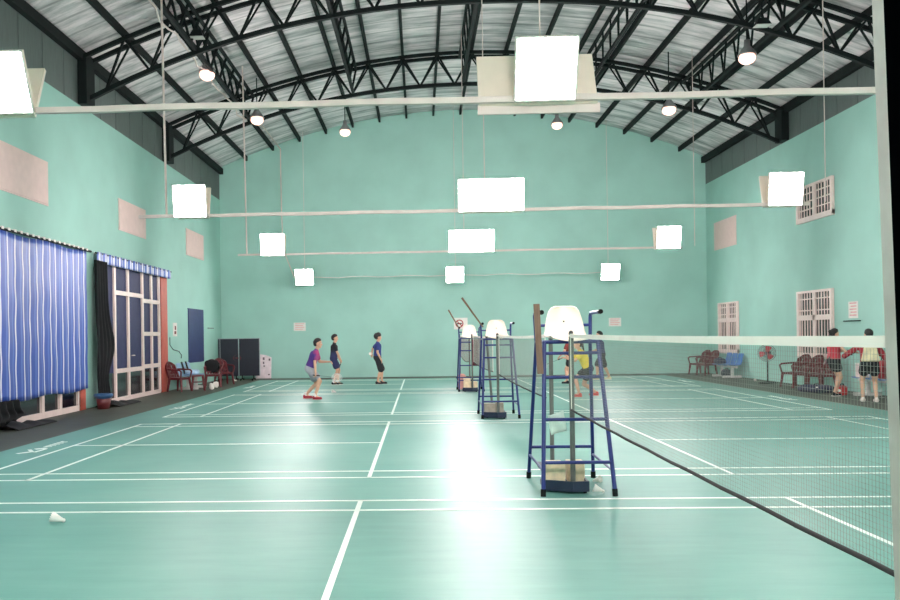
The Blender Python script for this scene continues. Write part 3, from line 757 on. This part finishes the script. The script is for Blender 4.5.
b3 = make_bench('pale blue bench of joined seats by the left wall below the navy shutter', 3, SEATPALE); b3.location = (-7.2, 25.35, 0)
def lump(name, label, cat, loc, d, mt, seed=0, rz=0, extra=None, group=None):
    """soft bag or cloth heap"""
    t = thing(name, label, cat, loc, rz, group)
    m = MB(); n, k = 24, 14; vs = []; fs = []
    for j in range(k+1):
        ph = PI*j/k
        for i in range(n):
            a = 2*PI*i/n; q = V((math.sin(ph)*math.cos(a), math.sin(ph)*math.sin(a), math.cos(ph)))
            q = V([math.copysign(abs(c)**.72, c) for c in q])
            s_ = 1+.16*noise.noise(q*2.1+V((seed, seed*1.7, 0)))
            vs.append((q.x*s_*d[0]/2, q.y*s_*d[1]/2, max(0.001, d[2]/2+q.z*s_*d[2]/2)))
    for j in range(k):
        for i in range(n): fs.append((j*n+i, (j+1)*n+i, (j+1)*n+(i+1) % n, j*n+(i+1) % n))
    m.add(vs, fs, True); m.build('bag_body' if cat == 'bag' else 'cloth_body', mt, t)
    m = MB()
    if cat == 'bag':
        m.path([(-d[0]*.22, 0, d[2]*.92), (-d[0]*.12, 0, d[2]*1.12), (d[0]*.12, 0, d[2]*1.12), (d[0]*.22, 0, d[2]*.92)], .012, 6); m.build('strap', BLACK, t)
    if extra: extra(t, d)
    return t
NAVYBAG = mat('navy_bag', (34, 34, 62), .7, var=.2, scale=9)
lump('sports_bag', 'navy bag lying on the far blue bench', 'bag', (10.3, 29.2, .44), (.3, .7, .2), NAVYBAG, 1, group='bags by the right wall')
lump('sports_bag', 'dark bag on the floor under the far blue bench', 'bag', (10.45, 29.0, 0), (.3, .5, .26), mat('slate_bag', (48, 54, 66), .7), 2, group='bags by the right wall')
def white_marks(t, d):
    m = MB(); m.ball((-d[0]*.38, -d[1]*.2, d[2]*.75), .055, 10, 6, (1, 1, .5)); m.ball((-d[0]*.36, d[1]*.18, d[2]*.66), .05, 10, 6, (.7, 1.4, .5)); m.build('white_patch', WHITE, t)
lump('sports_bag', 'navy racket bag with white patches lying on the floor before the maroon chairs', 'bag', (9.8, 21.1, 0), (.5, .95, .2), NAVYBAG, 3, .45, white_marks, 'bags by the right wall')
def swoosh(t, d):
    m = MB(); m.ball((-d[0]*.42, -d[1]*.2, d[2]*.5), .07, 12, 6, (.35, 1.1, .5)); m.build('white_mark', WHITE, t)
lump('sports_bag', 'small red bag with a white mark on the floor beside the woman in black shorts', 'bag', (9.95, 20.15, 0), (.22, .24, .24), mat('red_bag', (192, 40, 46), .5), 4, 0, swoosh, 'bags by the right wall')
lump('sports_bag', 'bulky red bag on the near blue bench between the two women', 'bag', (10.35, 19.1, .435), (.3, .42, .42), mat('crimson_bag', (166, 44, 54), .6), 5, group='bags by the right wall')
lump('sports_bag', 'dark blue bag on the near blue bench at the right, behind the second woman', 'bag', (10.35, 18.55, .435), (.32, .4, .4), mat('ink_blue_bag', (40, 46, 70), .6), 6, group='bags by the right wall')
t = thing('carton', 'white and pink carton standing on the near blue bench', 'box', (10.35, 19.85, .436))
m = MB(); m.box((0, 0, .16), (.3, .34, .32)); m.build('carton_body', mat('pale_pink_carton', (232, 206, 206), .6), t)
m = MB(); m.box((0, 0, .325), (.31, .35, .02)); m.build('lid', WHITE, t)
t = thing('drink_bottle', 'small blue capped bottle beside the pink carton', 'bottle', (10.3, 19.5, .436))
m = MB(); m.lathe([(0, 0), (.045, 0), (.045, .2), (.02, .26), (.02, .28), (0, .28)], n=14); m.build('bottle_body', mat('pale_blue_bottle', (150, 180, 220), .25), t)
m = MB(); m.lathe([(.024, .275), (.024, .31), (0, .31)], n=12); m.build('cap', SEATBLUE, t)
# left side soft things
t = thing('plastic_stool', 'maroon plastic stool standing in front of the pale blue bench', 'stool', (-6.72, 25.05, 0), .3)
m = MB(); m.slab(lambda u, v: (-.17+.34*u, -.17+.34*v, .47+.008*math.sin(PI*u)*math.sin(PI*v)), (0, 0, -1), 8, 8, .04); m.build('seat', PLRED, t)
for sx in (-1, 1):
    for sy in (-1, 1):
        m = MB(); m.tube((sx*.14, sy*.14, .45), (sx*.19, sy*.19, 0), .036, 8, .026); m.build('leg', PLRED, t)
for a, b in (((-.16, -.16), (.16, -.16)), ((.16, -.16), (.16, .16)), ((.16, .16), (-.16, .16)), ((-.16, .16), (-.16, -.16))):
    m = MB(); m.bar((*a, .26), (*b, .26), .05, .02); m.build('stretcher', PLRED, t)
lump('black_jacket', 'black jacket slung over the back of a maroon chair by the left wall', 'jacket', (-6.78, 27.02, .45), (.5, .2, .42), CLOTHBLACK, 7)
lump('towel', 'pale towel with dark patches thrown over the pale blue bench', 'towel', (-7.15, 26.0, .44), (.36, .7, .16), mat('pale_blue_towel', (176, 200, 224), .9, var=.15), 8)
lump('shopping_bag', 'white bag on the floor under the chair with the black jacket', 'bag', (-6.5, 26.35, 0), (.16, .18, .2), WHITE, 9)
lump('shopping_bag', 'white bag on the floor beside the maroon stool', 'bag', (-6.42, 25.5, 0), (.14, .16, .2), WHITE, 10)
for k, (yy) in enumerate((26.0, 26.45)):
    m = MB(); m.slab(lambda u, v: (-.16-.1*v, -.1+.2*u*(1-.3*v), .02+.38*v), (.012, 0, 0), 6, 8, 1)
    o = m.build('towel', CLOTHBLACK, None, (-7.23, yy, .45)); tag(o, 'small black towel hung over the pale blue bench back, %s of two' % ('nearer' if k == 0 else 'farther'), 'towel')

# standing fan
FZ = .90
t = thing('standing_fan', 'black standing fan with a wire cage and red blades by the right wall', 'fan', (10.24, 25.1, 0), -.6)
m = MB(); m.lathe([(0, .05), (.05, .05), (.2, .03), (.26, .012), (.26, 0), (0, 0)], n=24); m.build('base', BLACK, t)
m = MB(); m.tube((0, 0, .04), (0, 0, .62), .022, 10); m.tube((0, 0, .6), (0, 0, FZ), .016, 10); m.build('pole', BLACK, t)
m = MB(); m.tube((0, .16, FZ), (0, -.04, FZ), .065, 14); m.build('motor', BLACK, t)
m = MB()
for k in range(3):
    a = k*2*PI/3+.3
    def bf(u, v, a=a): r_ = .04+.17*v; q = a+(u-.5)*1.25*(1-.3*v); return (r_*math.sin(q), -.09+.03*(u-.5), FZ+r_*math.cos(q))
    m.slab(bf, (0, -1, 0), 8, 6, .004)
m.ball((0, -.1, FZ), .05, 12, 8); m.build('blades', mat('red_fan_blades', (196, 66, 76), .35), t)
m = MB(); R_ = .245
for yy, rr in ((-.03, R_), (-.09, R_+.005), (-.15, R_*.82), (-.17, R_*.4), (0.0, R_*.82)):
    P = [(rr*math.sin(2*PI*i/28), yy, FZ+rr*math.cos(2*PI*i/28)) for i in range(29)]; m.path(P, .006 if rr > .28 else .0035, 5)
for k in range(36):
    a = 2*PI*k/36; s_, c_ = math.sin(a), math.cos(a)
    m.path([(0.06*s_, -.178, FZ+.06*c_), (R_*.82*s_, -.15, FZ+R_*.82*c_), (R_*s_, -.09, FZ+R_*c_), (R_*.82*s_, 0, FZ+R_*.82*c_), (.06*s_, .0, FZ+.06*c_)], .0025, 4)
m.tube((0, -.178, FZ), (0, -.184, FZ), .05, 14); m.build('cage', mat('cage_wire', (96, 90, 92), .4, .5), t)

# folded table-tennis table and white board in the back left corner
t = thing('table_tennis_table', 'dark folded table tennis table standing in the back left corner', 'table', (-6.72, 30.75, 0))
DK = mat('dark_navy_board', (26, 28, 42), .4, var=.06)
for sx in (-1, 1):
    m = MB(); m.span((sx*.02, -.012, .17), (sx*.765, .012, 1.54)); m.build('table_half', DK, t)
m = MB()
m.span((-.009, -.016, .17), (.009, -.012, 1.54))
m.span((-.70, -.016, .17), (-.685, -.0121, 1.54)); m.build('white_line', mat('pale_edge', (158, 164, 170), .5), t)
m = MB(); m.span((-.77, -.02, 1.54), (.77, .06, 1.565)); m.span((.765, -.02, .17), (.785, .06, 1.565)); m.build('edge_band', mat('pale_edge', (178, 184, 190), .5), t)
m = MB()
P = [(.13*math.cos(2*PI*i/16)-.06, -.0165, .83+.13*math.sin(2*PI*i/16)) for i in range(17)]
for a, b in zip(P, P[1:]): m.bar(a, b, .045, .003)
m.box((-.06, -.0165, .83), (.12, .003, .06)); m.build('emblem', mat('dull_red_print', (88, 42, 50), .6), t)
for x in (-.7, -.1, .12, .55):
    m = MB(); m.bar((x, .0, .2), (x, -.0, .05), .035); m.span((x-.02, -.28, .04), (x+.02, .28, .075)); lg = m.build('leg', BLACK, t)
    m = MB(); m.tube((x-.015, -.26, .03), (x+.015, -.26, .03), .03, 10); m.tube((x-.015, .26, .03), (x+.015, .26, .03), .03, 10); m.build('wheel', BLACK, lg)
t = thing('display_board', 'white board with dark marks leaning beside the folded table tennis table', 'board', (-5.8, 31.35, 0))
m = MB(); m.prism([(-.42, .0, .03), (.16, 0, .03), (.17, .08, .82), (-.02, .08, .90), (-.42, .08, .98)], (0, .05, 0)); m.build('panel', mat('white_pink_board', (232, 214, 220), .5), t)
m = MB()
for k, (x, z, ww, hh) in enumerate(((-.12, .78, .07, .1), (-.12, .62, .05, .09), (-.1, .5, .06, .05), (.1, .74, .06, .08), (.08, .18, .07, .05), (-.3, .2, .1, .03))):
    yy = .08*(z-.03)/.85-.006; m.box((x, yy-.002, z), (ww, .004, hh))
m.build('print', mat('grey_print', (110, 92, 104), .6), t)
m = MB(); m.span((-.44, .0, 0), (.19, .14, .035)); m.build('base', GREYMETAL, t)

# ------------------------------------------------------------------ people
def remeshed(parts, voxel, smooth=4):
    """one continuous skin over tapered capsules: (p0, p1, r0, r1)"""
    m = MB()
    for p0, p1, a, b in parts:
        p0, p1 = V(p0), V(p1)
        n = 14
        m.ball(p0, a, n, 10)
        if (p1-p0).length > 1e-4:
            m.ball(p1, b, n, 10); m.tube(p0, p1, a, n, b)
    o = m.build('tmp', BLACK)
    md = o.modifiers.new('r', 'REMESH'); md.mode = 'VOXEL'; md.voxel_size = voxel; md.use_smooth_shade = True
    sm = o.modifiers.new('s', 'SMOOTH'); sm.iterations = smooth; sm.factor = .5
    dg = bpy.context.evaluated_depsgraph_get(); me = bpy.data.meshes.new_from_object(o.evaluated_get(dg), depsgraph=dg)
    bpy.data.objects.remove(o, do_unlink=True)
    vs = [tuple(v.co) for v in me.vertices]; fs = [tuple(p.vertices) for p in me.polygons]
    bpy.data.meshes.remove(me)
    return vs, fs
def ik(a, b, l1, l2, hint):
    a, b, hint = V(a), V(b), V(hint); d = b-a; L = min(d.length, (l1+l2)*.999); u = d.normalized()
    k = (l1*l1-l2*l2+L*L)/(2*L); h = math.sqrt(max(0, l1*l1-k*k)); q = hint-u*hint.dot(u)
    return a+u*k+q.normalized()*h, a+u*L
SKIN = mat('skin', (206, 160, 134), .55, var=.03)
HAIR = mat('black_hair', (22, 19, 20), .6, var=.15, scale=30)
EYE_M = mat('eye_dark', (24, 18, 16), .3); LIP = mat('lips', (170, 98, 90), .5)
EYEW = mat('eye_white', (235, 232, 228), .4)
def person(label, loc, heading, sc, pel, lean, ankles, wrists, cols, look=0, hair='short', grip=(True, False), toes=((1, 0), (1, 0)), sleeve=.62, elbow=((-.6, -1, -.4), (-.6, 1, -.4)), bulk=1.08, shirt_low=.06):
    t = thing('person', label, 'person', loc, heading)
    def P3(p): return V(p)
    pel = P3((pel[0], 0, pel[1])); ax = V((math.sin(lean), 0, math.cos(lean))); fx = V((math.cos(lean), 0, -math.sin(lean)))
    N = pel+ax*.50; hd = V((math.sin(lean*.45), 0, math.cos(lean*.45)))
    hc = N+hd*.168+V((.02, 0, 0))
    hr = Matrix.Rotation(look, 3, 'Z'); hf = hr @ V((1, 0, 0)); hs = hr @ V((0, 1, 0)); hu = V((0, 0, 1))
    def hp(x, y, z): return hc+hf*x+hs*y+hu*z
    body = []; shirt = []; shorts = []
    B = bulk
    for s in (-1, 1):
        body += [(pel+V((0, s*.075, -.01)), pel+ax*.2+V((0, s*.05, 0)), .10*B, .088*B), (pel+ax*.2+V((0, s*.05, 0)), pel+ax*.37+V((0, s*.075, 0)), .09*B, .10*B), (pel+ax*.37+V((0, s*.075, 0)), N+V((0, s*.1, 0))-ax*.05, .095*B, .06)]
        shirt += [(pel+ax*shirt_low+V((0, s*.06, 0)), pel+ax*.2+V((0, s*.055, 0)), .118*B, .108*B), (pel+ax*.2+V((0, s*.055, 0)), pel+ax*.37+V((0, s*.08, 0)), .108*B, .115*B), (pel+ax*.37+V((0, s*.08, 0)), N+V((0, s*.1, 0))-ax*.05, .11*B, .07)]
    body += [(N-ax*.04, hc-hd*.08, .055, .05)]
    shirt += [(N-ax*.03, N, .07, .062)]
    shorts += [(pel+V((0, -.06, 0)), pel+V((0, .06, 0)), .125*B, .125*B), (pel+ax*.06+V((0, -.04, 0)), pel+ax*.06+V((0, .04, 0)), .115*B, .115*B)]
    # head: skull, face, chin, nose, ears
    body += [(hp(-.012, 0, .035), hp(-.012, 0, .036), .092, .092), (hp(.02, 0, .03), hp(.028, 0, -.02), .078, .07), (hp(.035, 0, -.06), hp(.05, 0, -.085), .05, .032),
             (hp(.093, 0, .0), hp(.106, 0, -.022), .012, .016)]
    for s in (-1, 1): body += [(hp(-.005, s*.088, .015), hp(-.01, s*.09, -.02), .016, .011)]
    shoes = []; hands = []; feet = []
    for i, s in enumerate((-1, 1)):       # right, left
        hip = pel+V((0, s*.09, -.03)); kn, an = ik(hip, ankles[i], .41, .41, (1, s*.12, 0))
        body += [(hip, kn, .082*B, .052), (kn, kn+(an-kn)*.3+V((-.012, 0, 0)), .052, .054), (kn+(an-kn)*.3+V((-.012, 0, 0)), an, .054, .034)]
        hem = hip+(kn-hip)*cols.get('short_len', .75)
        shorts += [(hip, hem, .10*B, .098*B)]
        tx, ty = toes[i]; td = V((tx, ty, 0)).normalized(); pz = min(0, -(an.z-.085)*.0)
        heel = an+td*-.03+V((0, 0, -.045)); toe = an+td*.15+V((0, 0, -.055 if an.z < .12 else -.085))
        body += [(an, an+td*.1+V((0, 0, -.04)), .034, .03)]
        shoes.append((i, heel, toe, td, an))
        sh = N+V((0, s*.155, 0))-ax*.055; el, wr = ik(sh, wrists[i], .28, .25, elbow[i])
        body += [(sh, el, .05, .038), (el, el+(wr-el)*.3, .039, .038), (el+(wr-el)*.3, wr, .038, .026)]
        slv = sh+(el-sh)*sleeve
        shirt += [(sh, slv, .066, .062)]
        if sleeve > 1: shirt += [(el, el+(wr-el)*(sleeve-1), .056, .044)]
        d = (wr-el).normalized(); pc = wr+d*.05
        ref = V((0, 0, 1)) if abs(d.z) < .8 else V((1, 0, 0)); sd = d.cross(ref).normalized(); pn = sd.cross(d).normalized()
        body += [(wr, wr+d*.03, .026, .028)]
        for q in (-.018, .0, .018): body += [(wr+d*.03, wr+d*.085+sd*q, .022, .016)]
        hands.append((i, wr, d, sd, pn, s))
    vs, fs = remeshed(body, .0115, 3)
    m = MB(); m.add(vs, fs, True)
    for i, wr, d, sd, pn, s in hands:   # five fingers, unequal and bent, rooted in the palm
        curl = 1.0 if grip[i] else .35
        for k, L in enumerate((.062, .072, .068, .052)):
            base = wr+d*.08+sd*(-.025+.0165*k); p = base; dd = V(d); pts = [base-d*.01]
            for seg, fr in enumerate((.45, .32, .23)):
                dd = (dd*math.cos(curl*.8)-pn*math.sin(curl*.8)).normalized(); p = p+dd*L*fr; pts.append(p)
            for a, b in zip(pts, pts[1:]): m.tube(a, b, .0088, 8, .0078)
            for q in pts[1:]: m.ball(q, .0082, 8, 6)
        b0 = wr+d*.035-sd*.024; b1 = b0+(d*.6-sd*.6-pn*.35*curl).normalized()*.035; b2 = b1+(d*.9-pn*.6*curl-sd*.1).normalized()*.028
        m.tube(wr+d*.02, b0, .014, 8, .012); m.tube(b0, b1, .0115, 8, .0098); m.tube(b1, b2, .0098, 8, .008); m.ball(b1, .0098, 8, 6); m.ball(b2, .0082, 8, 6)
    m.cur = 2
    for s in (-1, 1): m.ball(hp(.083, s*.031, .012), .012, 10, 6)
    m.cur = 1
    for s in (-1, 1):
        m.ball(hp(.093, s*.0315, .012), .0065, 8, 6); m.tube(hp(.088, s*.016, .032), hp(.083, s*.046, .034), .0045, 6)
    m.cur = 3; m.tube(hp(.083, -.02, -.052), hp(.083, .02, -.052), .007, 6)
    m.build('body', [SKIN, EYE_M, EYEW, LIP], t)
    vs, fs = remeshed(shirt, .014, 4); m = MB(); m.add(vs, fs, True); so = m.build('shirt', cols['shirt'], t)
    vs, fs = remeshed(shorts, .014, 3); m = MB(); m.add(vs, fs, True); m.build('shorts', cols['shorts'], t)
    # hair
    hairp = [(hp(-.025, 0, .055), hp(-.005, 0, .075), .096, .085), (hp(-.058, 0, .0), hp(-.05, 0, .04), .07, .084), (hp(.045, -.02, .105), hp(.045, .02, .105), .034, .034)]
    if hair == 'bushy': hairp += [(hp(-.05, 0, .05), hp(.0, 0, .08), .112, .1)]
    if hair == 'bun': hairp += [(hp(-.12, 0, .07), hp(-.125, 0, .07), .05, .05)]
    if hair == 'long': hairp += [(hp(-.07, 0, .0), hp(-.09, 0, -.22), .075, .06)]
    if hair == 'tail': hairp += [(hp(-.11, 0, .05), hp(-.15, 0, -.16), .035, .02)]
    vs, fs = remeshed(hairp, .012, 2); m = MB(); m.add(vs, fs, True); m.build('hair', HAIR, t)
    for i, heel, toe, td, an in shoes:
        sd = V((-td.y, td.x, 0))
        pr = [(heel+V((0, 0, .015)), heel+td*.02+V((0, 0, .03)), .043, .042)]+[(heel+sd*q, toe+sd*q*.8, .036, .034) for q in (-.014, .014)]
        vs, fs = remeshed(pr, .011, 2); zmin = min(heel.z, toe.z)-.034
        if an.z < .12: zmin = max(zmin, .0)
        low = min(zmin, .0) if an.z >= .12 else zmin
        vs = [(x, y, max(z, low+.012)) for x, y, z in vs]
        m = MB(); m.add(vs, fs, True); so = m.build('shoe', cols['shoes'], t)
        m = MB(); q = [heel-td*.035-sd*.03, heel-td*.035+sd*.03, toe-td*.03+sd*.045, toe+td*.028+sd*.02, toe+td*.028-sd*.02, toe-td*.03-sd*.045]
        m.prism([(p.x, p.y, (low if an.z < .12 else p.z-.05)) for p in q], (0, 0, .02)); m.build('sole', cols['soles'], so)
        if cols.get('socks'):
            m = MB(); m.tube(an+V((0, 0, -.03)), an+V((0, 0, .07)), .041, 12, .043); m.build('sock', cols['socks'], t)
    for ob in kids(t): ob.scale = (sc, sc, sc)
    Rz = Matrix.Rotation(heading, 3, 'Z')
    out = {}
    for i, wr, d, sd, pn, s in hands: out['RL'[i]] = V(loc)+Rz @ ((wr+d*.07-pn*.018)*sc)
    t['_'] = 0; del t['_']
    out['t'] = t; out['back'] = V(loc)+Rz @ ((pel+ax*.3)*sc)
    return out
def racket(label, p, d, fc=(0, 1, 0), tint=(210, 210, 214)):
    t = thing('badminton_racket', label, 'racket', p, 0, 'badminton rackets'); d = V(d).normalized()
    m = MB(); m.tube(d*-.06, d*.12, .0135, 10); m.build('handle', mat('grip_dark', (40, 36, 40), .7), t)
    m = MB(); m.tube(d*.12, d*.42, .0045, 8); m.build('shaft', mat('racket_shaft', (70, 72, 80), .4), t)
    sd = d.cross(V(fc)).normalized(); c = d*.545
    m = MB(); P = [c+d*.128*math.cos(2*PI*i/28)+sd*.1*math.sin(2*PI*i/28) for i in range(29)]; m.path(P, .0058, 6); m.build('head_frame', mat('racket_frame%d' % tint[0], tint, .35), t)
    m = MB()
    for k in range(-6, 7):
        q = k/7; a = math.sqrt(1-q*q); m.tube(c+sd*.1*q-d*.128*a, c+sd*.1*q+d*.128*a, .0012, 4); m.tube(c+d*.128*q-sd*.1*a, c+d*.128*q+sd*.1*a, .0012, 4)
    m.build('strings', TAPE, t)
def cloth(n, c): return mat('cloth_'+n, c, .85, var=.06, scale=10)
# two-tone purple shirt: red front panel, purple sides
def panel_shirt(name, base, front, axis=0, thr=.03):
    m = bpy.data.materials.new(name); m.use_nodes = True; n = m.node_tree.nodes; l = m.node_tree.links; p = n['Principled BSDF']
    tc = n.new('ShaderNodeTexCoord'); sx = n.new('ShaderNodeSeparateXYZ'); l.new(tc.outputs['Object'], sx.inputs[0])
    k = n.new('ShaderNodeTexNoise'); k.inputs['Scale'].default_value = 8; l.new(tc.outputs['Object'], k.inputs['Vector'])
    a = n.new('ShaderNodeMath'); a.operation = 'MULTIPLY_ADD'; a.inputs[1].default_value = .12; l.new(k.outputs['Fac'], a.inputs[0])
    hf_ = n.new('ShaderNodeMath'); hf_.operation = 'MULTIPLY'; hf_.inputs[1].default_value = .5; l.new(sx.outputs[axis], hf_.inputs[0]); l.new(hf_.outputs[0], a.inputs[2])
    cr = n.new('ShaderNodeValToRGB'); e = cr.color_ramp.elements; e[0].position = thr+.02; e[0].color = (*lin(base), 1); e[1].position = thr+.12; e[1].color = (*lin(front), 1)
    l.new(a.outputs[0], cr.inputs[0]); l.new(cr.outputs[0], p.inputs['Base Color']); p.inputs['Roughness'].default_value = .85
    return m
BLK = cloth('black', (26, 26, 32)); WSOLE = WHITE; SOCK = mat('white_sock', (228, 222, 218), .9)
p1 = person('person in a purple and red shirt and grey shorts crouching with a racket', (-2.73, 21.0, 0), 0, .97, (-.06, .80), .36,
    [(.08, -.13, .085), (-.20, .14, .10)], [(.12, -.27, .70), (.40, .17, .96)],
    dict(shirt=panel_shirt('purple_red_shirt', (76, 46, 122), (206, 62, 92), 0, .075), short_len=.62, shorts=cloth('grey', (164, 164, 172)), shoes=cloth('red_black', (150, 40, 56)), soles=mat('red_sole', (190, 70, 80), .6), socks=SOCK), 0, 'short', (True, True), elbow=((-.9, -.5, -.6), (-.4, .6, -1)))
racket('badminton racket held low by the player in purple', p1['R'], (1, .05, -.12))
p2 = person('person in a black and navy shirt and navy shorts standing with arms low', (-2.83, 27.2, 0), .12, .97, (0, .89), .06,
    [(-.02, -.1, .085), (.12, .11, .085)], [(.24, -.2, .82), (.2, .22, .84)],
    dict(shirt=panel_shirt('black_navy_shirt', (40, 44, 84), (20, 20, 25), 2, .545), shorts=cloth('navy', (36, 40, 78)), shoes=BLK, soles=WSOLE, socks=SOCK, short_len=.62), 0, 'short', (True, False))
racket('badminton racket hanging down from the hand of the black shirted player', p2['R'], (-.25, -.05, -1), (0, 1, 0), (224, 220, 216))
p3 = person('person in a navy blue shirt and black shorts with bushy hair facing right', (-1.38, 27.3, 0), .15, .97, (-.03, .90), .04,
    [(-.05, -.09, .085), (.12, .1, .085)], [(.06, -.24, .85), (-.2, .16, 1.02)],
    dict(shirt=cloth('blue', (42, 54, 118)), shorts=cloth('black', (26, 26, 32)), shoes=BLK, soles=BLK, short_len=.95), -.1, 'bushy', (False, True), elbow=((-1, -.3, 0), (-.3, 1, 0)))
make_shuttle('white shuttlecock held behind the back of the navy blue shirted player', p3['L']+V((-.02, 0, 0)), 1.2, 1.5)
p4 = person('person in a yellow shirt lunging left, seen through the nearest umpire chair', (4.03, 20.8, 0), PI, .96, (-.10, .72), .42,
    [(.16, .13, .085), (-.32, -.14, .10)], [(.45, -.1, 1.06), (.5, .16, 1.0)],
    dict(shirt=cloth('yellow', (222, 196, 46)), shorts=BLK, shoes=cloth('coral', (214, 66, 62)), soles=mat('coral_sole', (222, 90, 80), .6), short_len=.5), 0, 'tail', (True, True), elbow=((0, -.5, -1), (0, .5, -1)))
racket('badminton racket held out by the player in yellow', p4['L'], (-.9, 0, -.35))
p5 = person('person in a dark blue shirt standing far behind the yellow shirted player', (6.05, 28.2, 0), PI-.3, .97, (0, .87), .1,
    [(.15, .12, .085), (-.24, -.13, .09)], [(.3, -.1, 1.0), (.25, .22, .95)],
    dict(shirt=cloth('slate_blue', (52, 54, 96)), shorts=BLK, shoes=mat('pale_yellow_shoe', (216, 206, 160), .6), soles=WSOLE, short_len=.85), 0, 'short', (True, False))
p6 = person('person with long black hair and red top, mostly hidden behind the nearest net post', (4.68, 26.3, 0), PI-.5, .95, (0, .87), .1,
    [(.1, .1, .085), (-.06, -.1, .085)], [(.32, -.1, .95), (.3, .18, .9)],
    dict(shirt=cloth('brick', (128, 52, 46)), shorts=BLK, shoes=BLK, soles=BLK, short_len=.5), 0, 'long', (False, False))
w1 = person('person in a red top and black shorts by the right wall holding a phone', (9.72, 20.05, 0), .1, .93, (0, .89), .02,
    [(-.06, -.1, .085), (.14, .1, .085)], [(.33, -.08, 1.10), (.36, .12, 1.12)],
    dict(shirt=cloth('rose_red', (182, 58, 72)), shorts=BLK, shoes=BLK, soles=WSOLE, short_len=.42), .1, 'bun', (True, True), sleeve=.3)
pc = (w1['R']+w1['L'])/2
m = MB(); m.box((0, 0, 0), (.015, .08, .15), Matrix.Rotation(-.6, 3, 'Y')); ph = thing('mobile_phone', 'dark mobile phone held by the person in the red top', 'phone', pc+V((.03, 0, .0)))
m.build('case', BLACK, ph); m = MB(); m.box((-.0085, 0, 0.0), (.002, .07, .135), Matrix.Rotation(-.6, 3, 'Y')); m.build('screen', DARKGLASS, ph)
w2 = person('person in a red jacket and black shorts seen from behind at the right wall', (9.62, 18.3, 0), 1.25, .93, (0, .87), .12,
    [(-.02, -.13, .085), (.06, .13, .085)], [(.24, -.1, 1.12), (.33, .24, 1.14)],
    dict(shirt=cloth('dark_red', (158, 46, 58)), shorts=BLK, shoes=mat('pale_shoe', (224, 212, 204), .6), soles=WSOLE, short_len=.4), .3, 'short', (True, False), sleeve=1.55, bulk=1.15)
t = thing('backpack', 'cream backpack worn on the back of the person in the red jacket', 'backpack', w2['back']+V((-.06, -.17, 0)), 1.25)
m = MB(); m.add([(-.03, -.09, .2), (-.03, .09, .2), (-.03, .19, -.22), (-.03, -.19, -.22), (.07, -.09, .2), (.07, .09, .2), (.09, .17, -.22), (.09, -.17, -.22)], [(0, 1, 2, 3), (4, 7, 6, 5), (0, 4, 5, 1), (1, 5, 6, 2), (2, 6, 7, 3), (3, 7, 4, 0)])
o = m.build('bag_body', mat('cream_bag', (226, 212, 176), .8, var=.08), t); bv = o.modifiers.new('b', 'BEVEL'); bv.width = .03; bv.segments = 3
for s in (-1, 1):
    m = MB(); m.path([(.05, s*.1, .17), (.14, s*.11, .22), (.17, s*.11, .1)], .012, 6); m.build('strap', mat('cream_strap', (206, 190, 156), .8), t)
